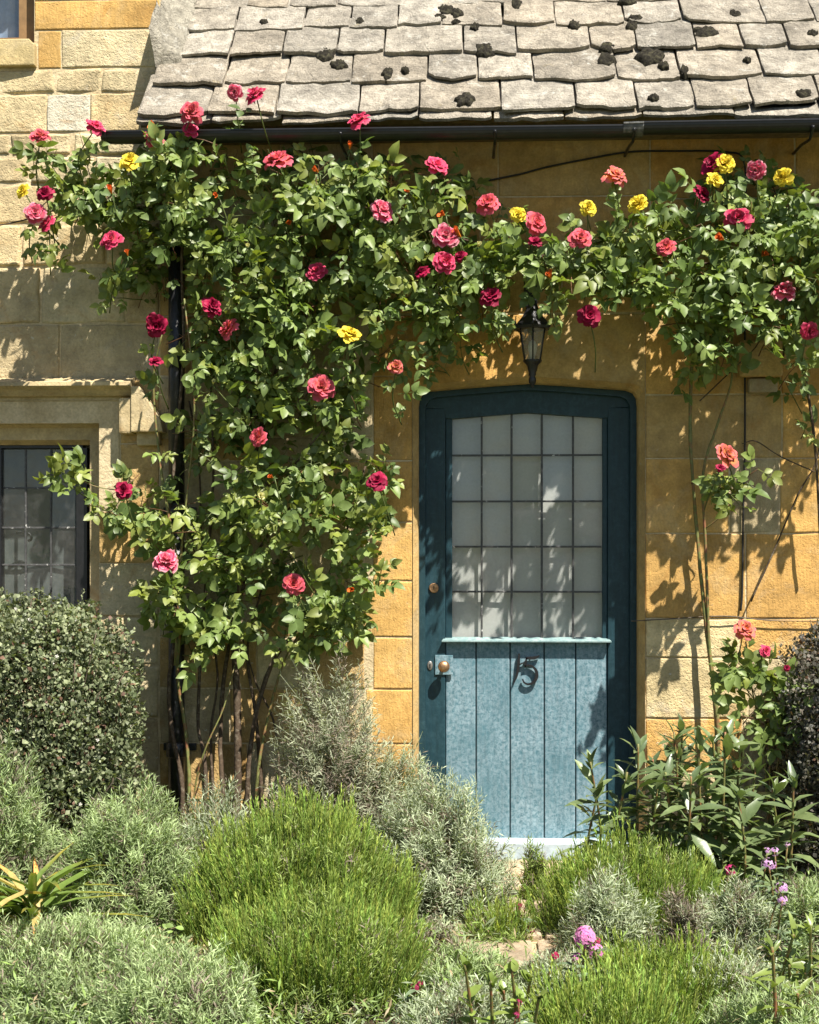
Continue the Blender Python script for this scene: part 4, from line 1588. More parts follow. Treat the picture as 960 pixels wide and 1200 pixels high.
BL = [(275, 108, 10, 'W'), (299, 112, 13, 'P'), (225, 132, 13, 'A'), (223, 152, 10, 'P'), (181, 163, 12, 'A'), (183, 148, 7, 'O'), (112, 149, 11, 'P'), (47, 160, 12, 'A'), (152, 190, 11, 'Y'),
      (325, 189, 17, 'A'), (421, 142, 13, 'P'), (512, 194, 14, 'P'), (447, 247, 13, 'W'), (572, 240, 14, 'A'), (523, 277, 14, 'W'), (521, 307, 13, 'P'), (495, 319, 11, 'D'), (371, 318, 12, 'P'),
      (248, 360, 12, 'D'), (268, 386, 14, 'A'), (184, 381, 12, 'D'), (183, 424, 9, 'D'), (575, 348, 14, 'D'), (628, 262, 15, 'A'), (627, 284, 9, 'D'), (607, 252, 9, 'Y'),
      (53, 227, 10, 'D'), (27, 224, 9, 'Y'), (42, 250, 13, 'W'), (55, 262, 10, 'P'), (131, 281, 13, 'P'), (131, 227, 7, 'O'), (410, 392, 12, 'Y'), (464, 430, 9, 'B'), (377, 454, 14, 'A'), (303, 512, 13, 'A'),
      (145, 575, 10, 'D'), (194, 659, 17, 'W'), (344, 684, 13, 'A'), (442, 564, 12, 'D'), (306, 583, 7, 'C'), (373, 202, 6, 'O'), (335, 261, 6, 'O'), (521, 252, 7, 'O'), (646, 327, 7, 'O'), (412, 690, 6, 'O'), (345, 654, 5, 'C'), (410, 175, 5, 'O'), (290, 290, 5, 'C'), (480, 225, 5, 'O'), (250, 450, 5, 'C'), (320, 560, 5, 'O'), (150, 300, 5, 'O'), (560, 290, 5, 'C'), (255, 230, 5, 'O'), (540, 300, 8, 'D'), (540, 278, 7, 'O')]
BRT = [(680, 279, 12, 'A'), (691, 370, 13, 'D'), (721, 207, 13, 'B'), (689, 244, 10, 'Y'), (748, 240, 11, 'Y'), (780, 290, 12, 'A'), (823, 228, 12, 'D'), (836, 192, 13, 'D'), (849, 193, 12, 'Y'), (838, 211, 9, 'Y'),
       (886, 200, 12, 'W'), (918, 208, 10, 'Y'), (865, 257, 14, 'P'), (919, 342, 12, 'W'), (949, 388, 10, 'P'), (852, 533, 15, 'B'), (848, 281, 7, 'O'), (893, 300, 7, 'O'), (844, 549, 6, 'D')]
LC = [([(214, 925, -.16), (202, 860, -.15), (198, 800, -.14), (205, 740, -.13), (200, 600, -.12), (215, 420, -.14), (213, 300, -.15), (220, 210, -.25)], [.014, .011, .007], 'bark'),
      ([(222, 925, -.14), (217, 850, -.13), (208, 790, -.14), (212, 690, -.2), (190, 560, -.2), (180, 450, -.2), (190, 390, -.25)], [.012, .009, .005], 'cane'),
      ([(241, 930, -.12), (238, 880, -.12), (232, 840, -.10), (240, 700, -.10), (250, 560, -.1), (245, 400, -.1)], [.013, .010, .006], 'bark'),
      ([(278, 930, -.10), (278, 830, -.09), (275, 720, -.09), (285, 600, -.10), (320, 450, -.12), (360, 330, -.15), (450, 260, -.2)], [.024, .020, .009], 'bark'),
      ([(262, 935, -.10), (258, 860, -.06), (268, 760, -.06), (300, 650, -.1), (370, 560, -.12)], [.016, .012, .006], 'bark'),
      ([(290, 930, -.12), (296, 860, -.12), (318, 780, -.12), (360, 720, -.14), (400, 640, -.14), (430, 540, -.12)], [.016, .012, .005], 'bark'),
      ([(300, 935, -.14), (312, 850, -.10), (340, 760, -.10), (395, 690, -.12)], [.010, .008, .004], 'cane'),
      ([(250, 935, -.08), (247, 860, -.05), (255, 790, -.05), (240, 700, -.06)], [.010, .008, .005], 'bark'), ([(306, 935, -.06), (300, 840, -.05), (290, 760, -.05), (310, 680, -.08)], [.014, .010, .006], 'bark'),
      ([(328, 930, -.08), (322, 850, -.06), (300, 800, -.06), (282, 740, -.06)], [.008, .006, .004], 'bark'), ([(228, 930, -.2), (240, 880, -.22), (262, 830, -.2), (275, 780, -.15)], [.006, .005, .003], 'cane'),
      ([(236, 620, -.05), (233, 540, -.05), (222, 470, -.06)], [.005, .005], 'bark'),
      ([(345, 545, -.2), (365, 520, -.28), (378, 505, -.30)], [.006, .004], 'bark'),
      ([(220, 240, -.2), (160, 245, -.2), (100, 235, -.18), (40, 255, -.12), (-20, 268, -.1)], [.006, .004], 'bark'),
      ([(205, 780, -.2), (213, 640, -.2), (228, 480, -.25), (216, 350, -.25)], [.006, .005], 'cane'),
      ([(140, 575, -.15), (112, 570, -.2), (90, 560, -.22)], [.003, .002], 'cane'),
      ([(450, 260, -.15), (540, 280, -.15), (640, 300, -.15), (700, 300, -.15)], [.007, .005], 'bark')]
RC = [([(842, 870, -.10), (836, 800, -.07), (829, 745, -.06), (822, 680, -.06), (815, 600, -.06), (809, 510, -.07), (811, 420, -.08), (815, 340, -.1)], [.013, .011, .008], 'cane'),
      ([(840, 870, -.09), (831, 750, -.07), (827, 640, -.08), (824, 555, -.09), (840, 500, -.10), (858, 440, -.12), (845, 390, -.14), (820, 330, -.15)], [.010, .008, .005], 'cane'),
      ([(962, 640, -.1), (955, 520, -.12), (940, 420, -.15), (920, 330, -.15)], [.008, .006], 'bark'),
      ([(880, 705, -.04), (905, 650, -.05), (935, 580, -.06), (955, 545, -.08), (965, 500, -.1)], [.005, .004], 'bark'),
      ([(955, 553, -.08), (915, 535, -.10), (886, 517, -.12), (870, 520, -.16)], [.004, .003], 'bark'),
      ([(820, 470, -.08), (862, 430, -.10), (890, 400, -.10), (905, 350, -.12)], [.004, .003], 'bark'),
      ([(720, 300, -.15), (800, 310, -.16), (900, 300, -.16), (980, 280, -.14)], [.007, .006], 'bark'),
      ([(826, 620, -.08), (850, 600, -.14), (862, 575, -.2)], [.004, .003], 'cane')]
rose_plant('climbing_rose', (WX(260), -.12, 0), 'big climbing rose with red and yellow blooms trained up the wall left of the door', LEFT_E, BL, LC, 101)
rose_plant('climbing_rose', (WX(842), -.10, 0), 'climbing rose on two bare canes arching over the wall right of the door', RIGHT_E, BRT, RC, 202)
rose_plant('rose_bush', (WX(890), -.25, 0), 'short rose bush with one faded bloom beside dark bush at right edge', [(880, 772, 26, 22, .22, .4, .9), (905, 820, 32, 34, .25, .42, .9), (860, 800, 16, 16, .2, .35, .9), (900, 870, 26, 24, .3, .45, .8)],
           [(873, 738, 13, 'B'), (897, 763, 7, 'P'), (922, 783, 4, 'D')],
           [([(900, 960, -.3), (895, 880, -.3), (880, 800, -.3), (874, 752, -.36)], [.006, .004], 'cane'), ([(905, 950, -.3), (915, 860, -.32), (905, 800, -.35)], [.006, .004], 'cane'), ([(900, 860, -.28), (860, 790, -.25), (848, 760, -.22)], [.004, .003], 'cane')], 303, 1.0, 40, .14)


# ------------------------------------------------------------------ lavender and other mounds
def mound_pts(n, rng, rx, ry, h, low=.0, lump=.30):
    """points and outward directions over an uneven dome"""
    ct = rng.uniform(low, 1, n)
    ph = rng.uniform(0, 2 * math.pi, n)
    st = np.sqrt(1 - ct ** 2)
    u = np.stack([st * np.cos(ph), st * np.sin(ph), ct], 1)
    off = rng.uniform(0, 50)
    k = np.array([1 + lump * (mnoise.noise(Vector(v * 2.2) + Vector((off, 0, 0))) + .6 * mnoise.noise(Vector(v * 5) + Vector((0, off, 0)))) for v in u])
    p = u * k[:, None] * np.array((rx, ry, h))
    nr = nrmz(u / np.array((rx, ry, h)))
    return p, nr


def lavender(px, y, rx_px, top_py, label, seed, n=900, shoot=.13, col=(.15, .20, .11), col2=(.24, .29, .19), dry=.12, upright=.55, ry=None, stalk=0, stalk_len=.30, stalk_col=(.205, .285, .058), leaf=.042, lean=(0, 0), z0=0.0, group='lavender bushes in the front bed', low=-.12, name='lavender_bush', cat='bush', nodes=9, spread=.62):
    rng = np.random.default_rng(seed)
    sc_ = F / (DIST + y)
    n = int(n * 1.25)
    rx = rx_px / sc_
    ry = ry or rx * .85
    top = EYE - (top_py - PY0) / sc_
    h = top - z0 - shoot * .35
    base = np.array((WX(px, y), y, z0))
    root = empty(name, tuple(base), label, cat, group)
    b = Buf()
    p, nr = mound_pts(n, rng, rx, ry, h, low)
    depth = rng.uniform(0, 1, n) ** 2.2
    p = p * (1 - .45 * depth[:, None])
    p[:, 2] = np.maximum(p[:, 2], .03)
    d = nrmz(nr * (1 - upright) + np.array((lean[0], lean[1], 1)) * upright + rng.normal(0, .20, (n, 3)))
    ln = shoot * rng.uniform(.6, 1.3, n)
    s0 = base + p - d * ln[:, None] * .65
    # leaves in pairs up each shoot
    t = (np.arange(nodes) + .5) / nodes
    P = s0[:, None, :] + d[:, None, :] * (ln[:, None] * t[None])[:, :, None]
    ref = nrmz(np.cross(d, rng.normal(0, 1, (n, 3))))
    ref2 = np.cross(d, ref)
    LDs, LPs, LSs, LCs, LNs = [], [], [], [], []
    tone = rng.uniform(.7, 1.25, n)
    mixf = rng.uniform(0, 1, n)
    cb = (np.array(col)[None] * (1 - mixf[:, None]) + np.array(col2)[None] * mixf[:, None]) * tone[:, None]
    isdry = rng.uniform(0, 1, n) < dry + .35 * depth
    cb[isdry] = np.array((.20, .165, .13)) * rng.uniform(.6, 1.3, (isdry.sum(), 1))
    for sgn in (1, -1):
        for k in range(nodes):
            sd = (ref if k % 2 else ref2) * sgn
            ld = nrmz(d * (1 - spread * .55) + sd * spread + rng.normal(0, .16, (n, 3)))
            LDs.append(ld); LPs.append(P[:, k]); LNs.append(d - ld * .2 + rng.normal(0, .3, (n, 3)))
            LSs.append(leaf * rng.uniform(.6, 1.25, n) * (1 - .35 * t[k])); LCs.append(cb * (.82 + .36 * t[k]))
    LSs = np.concatenate(LSs)
    w = np.stack([LSs, LSs * rng.uniform(.50, .95, len(LSs)), LSs], 1)
    b.add(*NEEDLE, np.concatenate(LDs), np.concatenate(LNs), np.concatenate(LPs), w, np.concatenate(LCs))
    # shoot stalks
    sv = np.array([(0, .5, 0), (0, -.5, 0), (1, -.3, 0), (1, .3, 0)], float)
    b.add(sv, np.array([(0, 1, 2), (0, 2, 3)]), d, rng.normal(0, 1, (n, 3)), s0, np.stack([ln, np.full(n, .003), ln], 1), cb * .8)
    if stalk:
        m_ = int(stalk * 1.35)
        p, nr = mound_pts(m_, rng, rx * 1.0, ry * 1.0, h * .9, .0)
        sd = nrmz(nr * .42 + np.array((lean[0], lean[1], 1)) + rng.normal(0, .15, (m_, 3)))
        L = stalk_len * rng.uniform(.35, 1.2, m_)
        q0 = base + p - sd * L[:, None] * .55
        q0[:, 2] = np.maximum(q0[:, 2], .02)
        clump = np.array([mnoise.noise(Vector((base + v) * 9)) for v in p])
        q0 += sd * (clump * .07)[:, None]
        c = np.array(stalk_col)[None] * (rng.uniform(.55, 1.45, (m_, 1)) + .35 * clump[:, None]) * np.stack([rng.uniform(.85, 1.2, m_), np.ones(m_), np.ones(m_)], 1)
        for a in (0, 1):
            b.add(sv, np.array([(0, 1, 2), (0, 2, 3)]), sd, np.array((0, -1, .2)) * (1 - a) + np.array((1, -.3, 0)) * a + np.zeros((m_, 3)), q0, np.stack([L, np.full(m_, .0028), L], 1), c)
        for k in range(7):                                      # narrow leaves up the stalk and a green flower head
            tt = rng.uniform(.15, 1.0, m_)
            pp = q0 + sd * (L * tt)[:, None]
            ld = nrmz(sd * .9 + rng.normal(0, .24, (m_, 3)))
            s_ = rng.uniform(.016, .034, m_)
            b.add(*NEEDLE, ld, rng.normal(0, 1, (m_, 3)), pp, np.stack([s_, s_ * .7, s_], 1), c * rng.uniform(.8, 1.3, (m_, 1)))
        tip = q0 + sd * L[:, None]
        for k in range(4):
            ld = nrmz(sd + rng.normal(0, .18, (m_, 3)))
            b.add(*NEEDLE, ld, rng.normal(0, 1, (m_, 3)), tip - sd * .03 * (k / 4), np.stack([np.full(m_, .020), np.full(m_, .022), np.full(m_, .02)], 1), c * np.array((1.2, 1.15, 1.25)))
    link('foliage', b.mesh('foliage', base, False), M['herb'], root, tuple(base), kind='stuff')
    ws = Buf()
    for k in range(26):
        e, _ = mound_pts(1, rng, rx * .75, ry * .75, h * .75, .1)
        e = base + e[0]
        s_ = base + np.array((rng.normal() * .04, rng.normal() * .04, -.01))
        mid = (s_ + e) / 2 + np.array((rng.normal() * .03, rng.normal() * .03, -.04))
        v, f = tube_geo(smooth_path([s_, mid, e], 4), [.008, .003], 5)
        ws.raw(v, f, (1, 1, 1))
    link('woody_stems', ws.mesh('woody_stems', base), M['wood'], root, tuple(base), kind='stuff')
    return root


GRN = dict(col=(.225, .30, .132), col2=(.36, .44, .225))
SIL = dict(col=(.265, .315, .20), col2=(.41, .455, .32))
DRY = dict(col=(.23, .26, .16), col2=(.37, .39, .28))
YGR = dict(col=(.17, .235, .06), col2=(.255, .325, .10))
lavender(-5, -1.15, 70, 868, 'green lavender bush cut by the left edge in front of the dark clipped shrub', 501, 1000, **GRN)
lavender(152, -1.05, 98, 922, 'grey-green lavender bush between strap-leaved plant and bright green bush', 502, 1500, **GRN)
lavender(85, -1.75, 140, 1075, 'low grey-green lavender mound in the bottom left corner', 503, 1600, shoot=.12, **GRN)
lavender(252, -.85, 70, 925, 'greyish lavender at the foot of the rose stems', 504, 800, **SIL)
lavender(352, -1.30, 120, 950, 'tall bright green lavender with upright stalks, largest in the front bed', 505, 1500, stalk=2600, stalk_len=.27, **YGR)
lavender(370, -1.75, 116, 1058, 'bright green lavender along the bottom edge left of centre', 506, 1200, stalk=1900, stalk_len=.22, **YGR)
lavender(392, -.42, 84, 776, 'tall dry silvery lavender leaning against the wall left of the door', 507, 1300, dry=.25, upright=.45, shoot=.16, lean=(.12, -.2), spread=.75, **DRY)
lavender(470, -.36, 62, 868, 'sprawling silvery lavender in front of the lower left door frame', 508, 700, dry=.2, shoot=.17, lean=(.3, -.1), spread=.72, **SIL)
lavender(515, -.85, 80, 905, 'rounded silver-green lavender in front of the door left of the path', 509, 1400, dry=.15, spread=.7, **SIL)
lavender(626, -.62, 16, 978, 'narrow upright green sprig on the path before the door sill', 510, 120, upright=.85, shoot=.12, ry=.05, group=None, name='lavender_sprig', cat='herb', **YGR)
lavender(585, -1.15, 34, 1068, 'little yellow-green tuft at the left side of the path', 511, 260, stalk=160, stalk_len=.14, group=None, name='herb_tuft', cat='herb', **YGR)
lavender(742, -1.05, 104, 988, 'wide green lavender with thin upright stalks right of the path', 512, 1100, stalk=1500, stalk_len=.22, **YGR)
lavender(778, -1.95, 72, 1118, 'green lavender with upright stalks at bottom edge right of the pink flowers', 513, 700, stalk=900, stalk_len=.2, **YGR)
lavender(712, -1.42, 52, 1012, 'soft silver lavender nestled in the wide green lavender', 514, 600, **SIL)
lavender(800, -1.78, 27, 1034, 'small withered grey lavender with bare twigs between two green ones', 515, 420, dry=.75, **DRY)
lavender(868, -1.40, 50, 1022, 'silver lavender right of the withered one', 517, 800, **SIL)
lavender(862, -1.95, 62, 1112, 'silver lavender low in the bottom right', 518, 700, **SIL)
lavender(955, -1.35, 62, 1010, 'pale green lavender at the right edge under the leafy shrub', 519, 1000, **GRN)
lavender(545, -1.75, 60, 1105, 'grey-green tuft at bottom centre left of the path', 520, 700, shoot=.12, **GRN)
lavender(655, -1.75, 56, 1112, 'loose grey-green tuft below the pink flowers', 521, 700, shoot=.13, **SIL)
lavender(488, -1.25, 40, 1075, 'dark twiggy tuft below the rounded silver-green lavender', 522, 260, dry=.6, **DRY)


lavender(205, -2.2, 105, 1105, 'grey-green lavender at the bottom edge between the corner mound and bright green bush', 523, 900, shoot=.13, **GRN)
lavender(545, -2.25, 80, 1155, 'silver-green lavender at the very bottom below the path', 524, 800, shoot=.13, **SIL)
lavender(925, -2.25, 100, 1150, 'grey-green lavender at bottom right below the yellow-green leafy plant', 525, 800, shoot=.13, **GRN)
lavender(715, -2.3, 75, 1165, 'green stalky lavender at the bottom edge beneath the pink flowers', 526, 500, stalk=700, stalk_len=.2, **YGR)


def clipped_shrub(px, y, rx_px, top_py, label, seed, col, col2, n=15000, ry=.34, flowers=150, leafs=.015, flower_col=(.75, .72, .66)):
    rng = np.random.default_rng(seed)
    sc_ = F / (DIST + y)
    rx = rx_px / sc_
    h = EYE - (top_py - PY0) / sc_
    base = np.array((WX(px, y), y, 0))
    root = empty('clipped_shrub', tuple(base), label, 'shrub')
    u = nrmz(rng.normal(0, 1, (n, 3)))
    u = u / (np.abs(u) ** 3.4).sum(1, keepdims=True) ** (1 / 3.4)   # boxy dome
    dp = 1 - .42 * rng.uniform(0, 1, n) ** 1.6
    k = np.array([1 + .20 * mnoise.noise(Vector(v * 2.2) + Vector((seed, 0, 0))) + .13 * mnoise.noise(Vector(v * 5.5)) for v in u])
    p = u * (k * dp)[:, None] * np.array((rx, ry, h / 2)) + base + np.array((0, 0, h / 2))
    p = p[p[:, 2] > .0]
    n = len(p)
    nr = nrmz(p - base - np.array((0, 0, h / 2)))
    b = Buf()
    mixf = rng.uniform(0, 1, (n, 1))
    pn = np.array([[mnoise.noise(Vector(v * 7))] for v in p])
    c = (np.array(col) * (1 - mixf) + np.array(col2) * mixf) * (rng.uniform(.55, 1.4, (n, 1)) + .5 * pn)
    br = rng.uniform(0, 1, n) < .05
    c[br] = np.array((.16, .09, .06)) * rng.uniform(.6, 1.2, (br.sum(), 1))
    s_ = leafs * rng.uniform(.6, 1.4, n)
    b.add(*TINY, nrmz(nr * .5 + rng.normal(0, .7, (n, 3)) + np.array((0, 0, .3))), nr + rng.normal(0, .6, (n, 3)), p, s_, c)
    for i in range(260):                                         # young shoots standing out of the mass
        j = rng.integers(n)
        if nr[j][2] < -.2:
            continue
        dd = nrmz(nr[j] * .6 + np.array((0, 0, .7)) + rng.normal(0, .3, 3))
        L_ = rng.uniform(.03, .09)
        q = p[j] + dd * np.linspace(0, L_, 7)[:, None]
        b.add(*TINY, nrmz(dd + rng.normal(0, .8, (7, 3))), rng.normal(0, 1, (7, 3)) + np.array((0, 0, 1)), q, np.full(7, leafs * .9), np.array(col2) * rng.uniform(.8, 1.3, (7, 1)))
    link('foliage', b.mesh('foliage', base), M['small_leaf'], root, tuple(base), kind='stuff')
    tw = Buf()
    for i in range(240):
        j = rng.integers(n)
        v, f = tube_geo([base + (p[j] - base) * .35, p[j] + rng.normal(0, .01, 3), p[j] + nr[j] * .02 + np.array((0, 0, .02))], [.004, .0015], 4)
        tw.raw(v, f, (1, 1, 1))
    link('twigs', tw.mesh('twigs', base), M['wood'], root, tuple(base), kind='stuff')
    if flowers:
        fl = Buf()
        o = 1 + .012 / rx
        pick = rng.permutation(n)[:flowers]
        for k_ in range(5):
            a = 2 * math.pi * k_ / 5
            dd = np.stack([np.full(flowers, math.cos(a)), np.full(flowers, -.15), np.full(flowers, math.sin(a))], 1)
            q = base + np.array((0, 0, h / 2)) + (p[pick] - base - np.array((0, 0, h / 2))) * o
            fl.add(*ROUND, dd, np.array((0, -1, .3)) + np.zeros((flowers, 3)), q, np.full(flowers, .0085), np.array(flower_col) + np.zeros((flowers, 3)))
        link('flowers', fl.mesh('flowers', base), M['petal'], root, tuple(base), kind='stuff')
    return root


clipped_shrub(42, -.52, 112, 712, 'dark clipped shrub with tiny white flowers under the leaded window', 601, (.090, .118, .055), (.24, .265, .150), 62000, leafs=.020)
clipped_shrub(1004, -.30, 90, 742, 'dark purplish shrub cut by the right edge behind the leafy plant', 602, (.065, .070, .052), (.16, .14, .115), 50000, flowers=0, leafs=.020)


# ------------------------------------------------------------------ leafy stems by the door
def leafy(px_list, label, seed, nm='leafy_shrub', cat='shrub', leafsz=.095, col=(.085, .125, .055), col2=(.17, .22, .09), tpl=LANCE, per=.028, y_rng=(-.55, -.3), width=1.0, gap=.0):
    rng = np.random.default_rng(seed)
    p0 = px_list[0]
    base = np.array((WX(np.mean([p[0] for p in px_list]), -.4), np.mean(y_rng), 0))
    root = empty(nm, tuple(base), label, cat)
    b = Buf()
    metas = []
    for k in range(10):
        m_ = Buf()
        t = rng.uniform()
        c = (np.array(col) * (1 - t) + np.array(col2) * t) * rng.uniform(.8, 1.2)
        m_.add(*tpl, np.array([(1, 0, 0)]), np.array([(0, 0, 1)]), np.zeros((1, 3)), np.array([(1, width, 1)]), c[None])
        me = m_.mesh('leaf')
        me.materials.append(M['broad_leaf'])
        metas.append(me)
    from mathutils import Matrix
    cnt = 0
    for (px, top, lx) in px_list:
        y = rng.uniform(*y_rng)
        tip = W(px, top, y - .03)
        foot = np.array((WX(px + lx, y), y + .04, -.02))
        pth_ = smooth_path([foot, foot * .5 + tip * .5 + np.array((rng.normal() * .02, .03, 0)), tip], 10)
        tube('stem', pth_, [.007, .004], M['cane'], root, 6)
        Ltot = tip[2]
        n = int(Ltot / per)
        for i in range(n):
            t = .10 + .90 * (i + 1) / n
            if i >= n - 6:
                t = .97 + .03 * rng.uniform()
            if t < gap:
                continue
            p = pth_[min(len(pth_) - 1, int(t * (len(pth_) - 1)))] + rng.normal(0, .004, 3)
            a = i * 2.4 + rng.normal() * .3
            el = .10 + .95 * max(0, (t - .6) / .4) + rng.normal() * .28
            d = nrmz(np.array((math.cos(a) * math.cos(el), math.sin(a) * math.cos(el), math.sin(el))))
            nn = np.array((0, 0, 1)) + .4 * SUNV + rng.normal(0, .25, 3)
            z = nrmz(nn - np.dot(nn, d) * d)
            yv_ = np.cross(z, d)
            s_ = leafsz * rng.uniform(.6, 1.15) * (1 - .35 * max(0, (t - .8) / .2))
            if cnt < 300:
                o = bpy.data.objects.new('leaf', metas[rng.integers(10)])
                COL.objects.link(o)
                o.parent = root
                o.rotation_euler = Matrix((d, yv_, z)).transposed().to_euler()
                o.scale = (s_,) * 3
                o.location = p - base
                cnt += 1
            else:
                tt = rng.uniform()
                b.add(*tpl, d[None], z[None], p[None], np.array([(s_, s_ * width, s_)]), ((np.array(col) * (1 - tt) + np.array(col2) * tt))[None])
    if b.n:
        link('foliage', b.mesh('foliage', base), M['broad_leaf'], root, tuple(base), kind='stuff')
    return root


leafy([(692, 893, 6), (700, 930, -4)], 'single leafy stem rising in front of the right side of the door', 701, nm='leafy_plant', cat='plant', per=.016, width=1.3, leafsz=.13, y_rng=(-.6, -.45))
leafy([(748, 872, 8), (765, 890, 5), (735, 905, -8), (790, 858, 8), (800, 850, 2), (818, 872, 0), (835, 860, 4), (850, 858, -4), (868, 872, -6), (780, 905, 0), (810, 910, 5), (850, 905, 4), (885, 900, -8), (770, 925, 4), (800, 935, 0), (830, 925, 0), (865, 930, 0), (905, 925, -6), (930, 915, -10)],
      'broad dark green leafy shrub right of the door below the bare canes', 702, per=.0135, y_rng=(-.95, -.5), width=1.25, leafsz=.145)
leafy([(930, 1095, 0), (905, 1110, 5), (950, 1085, -4), (925, 1130, 3), (945, 1140, 0), (912, 1150, 0), (935, 1165, 0)], 'yellow-green leafy plant in the bottom right corner', 703, nm='leafy_plant', cat='plant', col=(.12, .17, .035), col2=(.20, .25, .06), y_rng=(-2.4, -2.0), leafsz=.10, per=.016)
leafy([(600, 1135, 0), (575, 1150, 4), (622, 1145, -6), (545, 1130, 5), (590, 1160, 0), (610, 1170, 6), (560, 1175, 0), (632, 1165, 0)], 'small yellow-green leafy plant at bottom centre', 704, nm='leafy_plant', cat='plant', col=(.11, .17, .03), col2=(.20, .26, .06), y_rng=(-2.5, -2.2), leafsz=.055, tpl=OVATE, per=.016)


# strap-leaved plant with yellowing blades
def strap_plant():
    rng = np.random.default_rng(801)
    y = -1.45
    base = np.array((WX(36, y), y, .06))
    root = empty('strap_leaved_plant', tuple(base), 'strap-leaved clump with yellowing tips at the left edge', 'plant')
    for i in range(38):
        a = rng.uniform(0, 6.28)
        el = rng.uniform(.75, 1.45)
        d = np.array((math.cos(a) * math.cos(el), math.sin(a) * math.cos(el) - .15, math.sin(el)))
        d /= np.linalg.norm(d)
        L = rng.uniform(.24, .38)
        m_ = Buf()
        c = np.array((.12, .18, .04)) if rng.uniform() < .55 else np.array((.42, .33, .12)) if rng.uniform() < .6 else np.array((.30, .17, .07))
        vc = np.ones((len(STRAP[0]), 3))
        vc[-4:] *= np.array((2.0, 1.2, 1.0))
        p0 = np.array((rng.normal() * .03, rng.normal() * .03, .12 + rng.uniform(-.1, .06)))
        # arch over: three segments
        m_.add(*STRAP, d[None], np.array([(0, 0, 1.0)]), p0[None], np.array([(L, L * .95, L * 1.3)]), c[None], vc)
        link('leaf', m_.mesh('leaf'), M['broad_leaf'], root, tuple(base))


strap_plant()


# ------------------------------------------------------------------ flowers in the bed
def floret_head(name, n, R, flat, col, col2, rng):
    b = Buf()
    u = nrmz(rng.normal(0, 1, (n, 3)))
    u[:, 2] = np.abs(u[:, 2])
    for i in range(n):
        p = u[i] * R * np.array((1, 1, flat))
        z = u[i]
        a = nrmz(np.cross(z, rng.normal(0, 1, 3)))
        c2 = np.cross(z, a)
        t = rng.uniform()
        c = np.array(col) * (1 - t) + np.array(col2) * t
        for k in range(4):
            th = math.pi / 2 * k
            d = a * math.cos(th) + c2 * math.sin(th) + z * .15
            b.add(*ROUND, d[None], z[None], p[None], np.array([R * .42]), c[None])
    me = b.mesh(name)
    me.materials.append(M['petal'])
    return me


def flower_plant(label, heads, y, seed, col, col2, foot_px, leafcol=(.13, .18, .10), nleaf=26):
    rng = np.random.default_rng(seed)
    base = np.array((WX(foot_px, y), y, 0))
    root = empty('flowering_plant', tuple(base), label, 'flower')
    b = Buf()
    for (px, py, r) in heads:
        p = W(px, py, y)
        me = floret_head('flower_head', 22 if r > 9 else 12, r * (DIST + y) / F, .8, col, col2, rng)
        o = bpy.data.objects.new('flower_head', me)
        COL.objects.link(o)
        o.parent = root
        o.location = p - base
        o.rotation_euler = (.9 + rng.normal() * .2, rng.normal() * .2, rng.normal() * .4)
        tube('stem', smooth_path([base + np.array((rng.normal() * .02, 0, -.02)), (base + p) / 2 + np.array((rng.normal() * .02, .02, 0)), p], 5), [.004, .003], M['cane'], root, 5)
        for i in range(nleaf // len(heads) + 4):
            t = rng.uniform(.1, .9)
            q = base * (1 - t) + p * t
            a = rng.uniform(0, 6.28)
            b.add(*LANCE, np.array([(math.cos(a), math.sin(a), .35)]), np.array([(0, -.2, 1.0)]), q[None], np.array([rng.uniform(.04, .075)]), (np.array(leafcol) * rng.uniform(.7, 1.3))[None])
    link('foliage', b.mesh('foliage', base), M['small_leaf'], root, tuple(base), kind='stuff')


flower_plant('pink flower heads on one plant in the middle of the front bed', [(686, 1098, 13), (698, 1115, 9), (676, 1123, 6), (692, 1108, 7)], -1.98, 901, (.62, .16, .42), (.75, .35, .58), 688)
flower_plant('crimson flowers by the left foot of the pink ones', [(649, 1120, 6), (677, 1147, 6), (700, 1104, 5)], -1.95, 902, (.28, .01, .05), (.40, .02, .10), 668)
flower_plant('dark crimson wallflowers at the side of the path below the door sill', [(607, 1066, 8), (621, 1091, 6), (603, 1117, 6)], -1.15, 903, (.14, .006, .03), (.25, .01, .05), 612)
flower_plant('lone magenta flower in front of the leafy shrub', [(856, 1020, 7)], -1.35, 904, (.45, .01, .10), (.55, .05, .20), 858)
flower_plant('tall lilac flowers at the right edge under the leafy shrub', [(901, 1013, 8), (908, 998, 5), (899, 997, 4), (923, 990, 3)], -1.4, 905, (.50, .24, .50), (.66, .42, .66), 908)
flower_plant('pair of lilac flowers below the tall lilac ones', [(916, 1041, 7), (917, 1055, 6)], -1.55, 906, (.50, .24, .50), (.66, .42, .66), 918)
flower_plant('small dark red flowers at the bottom between green lavender and grey tuft', [(487, 1158, 6), (492, 1152, 4)], -2.15, 907, (.20, .01, .04), (.3, .02, .08), 490)
flower_plant('tiny dark flowers low at the right side of the path', [(608, 1175, 4), (605, 1190, 4)], -2.5, 908, (.25, .01, .06), (.35, .03, .12), 612)

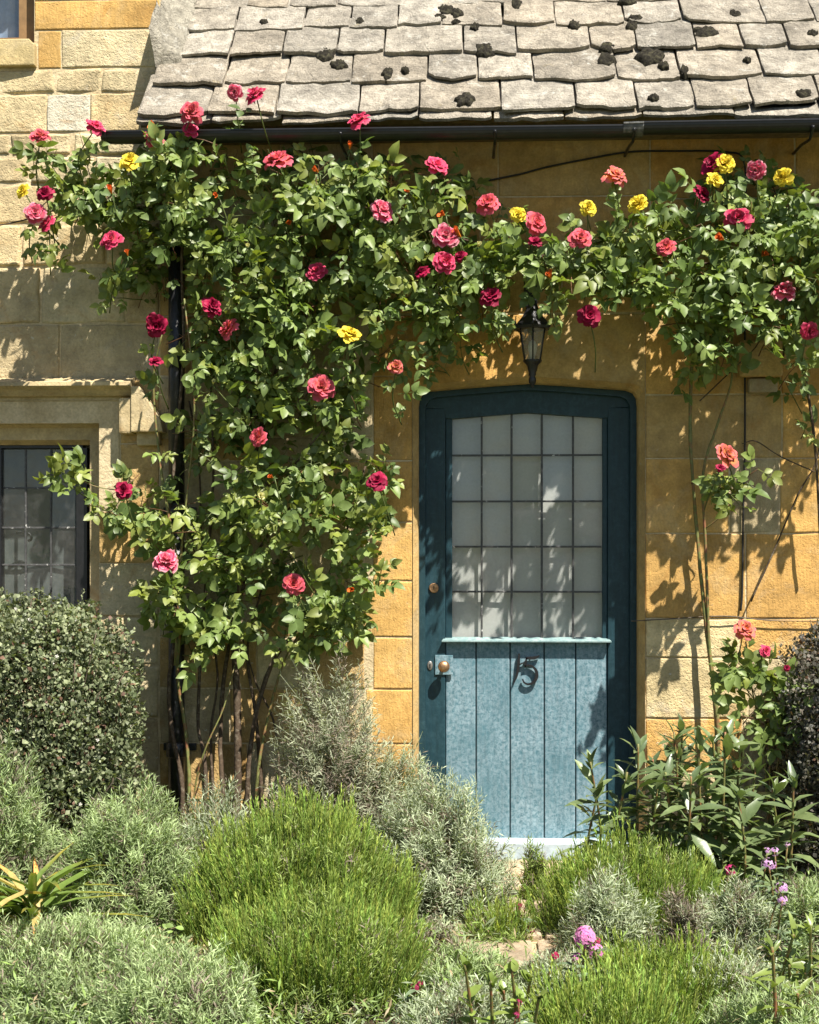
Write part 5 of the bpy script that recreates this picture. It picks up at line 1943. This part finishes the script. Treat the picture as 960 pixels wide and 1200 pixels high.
# low weeds and seedlings that close the bed between the bushes
rng = np.random.default_rng(940)
b = Buf()
n = 3400
lp = np.stack([rng.uniform(-2.1, 2.4, n), rng.uniform(-2.75, -.22, n), np.full(n, .01)], 1)
on_path = (lp[:, 0] > .42) & (lp[:, 0] < .64) & (lp[:, 1] > -1.75)
lp = lp[~on_path]
n = len(lp)
cl = np.array([mnoise.noise(Vector(v * 3.1)) for v in lp])
kind_ = rng.uniform(0, 1, n) + cl * .6
hh = rng.uniform(.05, .17, n) * (1 + cl * .5)
for k in range(11):
    t = (k + .5) / 11
    q = lp + np.stack([rng.normal(0, .02, n), rng.normal(0, .02, n), hh * t], 1)
    dd = np.stack([rng.normal(0, 1, n), rng.normal(0, 1, n), rng.uniform(.1, 1.3, n)], 1)
    col_ = np.where((kind_ > .55)[:, None], np.array((.19, .28, .075)), np.array((.26, .32, .18))) * rng.uniform(.55, 1.3, (n, 1))
    ov = kind_ > 1.08
    col_[(rng.uniform(0, 1, n) < .12) & ~ov] = (.30, .24, .14)
    sz = rng.uniform(.025, .055, n)
    b.add(*NEEDLE, dd[~ov], rng.normal(0, .5, ((~ov).sum(), 3)) + np.array((0, 0, 1)), q[~ov], sz[~ov], col_[~ov])
    b.add(*OVATE, dd[ov] * np.array((1, 1, .6)), rng.normal(0, .3, (ov.sum(), 3)) + np.array((0, -.3, 1)), q[ov], sz[ov] * .62, col_[ov])
tag(link('ground_cover', b.mesh('ground_cover'), M['small_leaf']), 'low weeds and seedlings covering the bed between the bushes', 'ground cover', kind='stuff')

# dry straw between the mounds
rng = np.random.default_rng(950)
b = Buf()
n = 420
cc = W(205, 1130, -1.55)
lp = np.stack([rng.normal(cc[0], .10, n), rng.normal(-1.55, .10, n), rng.uniform(.01, .12, n)], 1)
ld = np.stack([rng.normal(0, 1, n), rng.normal(0, 1, n), rng.normal(.1, .4, n)], 1)
b.add(*NEEDLE, ld, rng.normal(0, 1, (n, 3)), lp, rng.uniform(.04, .10, n), np.array((.45, .36, .21)) * rng.uniform(.6, 1.2, (n, 1)))
tag(link('dry_straw', b.mesh('dry_straw'), M['herb']), 'pale dry straw lying between the lavender mounds', 'straw', kind='stuff')
# grass blades at the foot of the rose
b = Buf()
n = 260
lp = np.stack([rng.uniform(WX(140), WX(330), n), rng.uniform(-.6, -.25, n), np.zeros(n)], 1)
ld = np.stack([rng.normal(0, .35, n), rng.normal(0, .3, n), np.ones(n)], 1)
b.add(*LANCE, ld, rng.normal(0, 1, (n, 3)), lp, np.stack([rng.uniform(.12, .40, n), rng.uniform(.05, .14, n), rng.uniform(.1, .3, n)], 1), np.array((.12, .17, .05)) * rng.uniform(.7, 1.3, (n, 1)))
tag(link('grass', b.mesh('grass'), M['small_leaf']), 'grass blades at the foot of the rose stems', 'grass', kind='stuff')
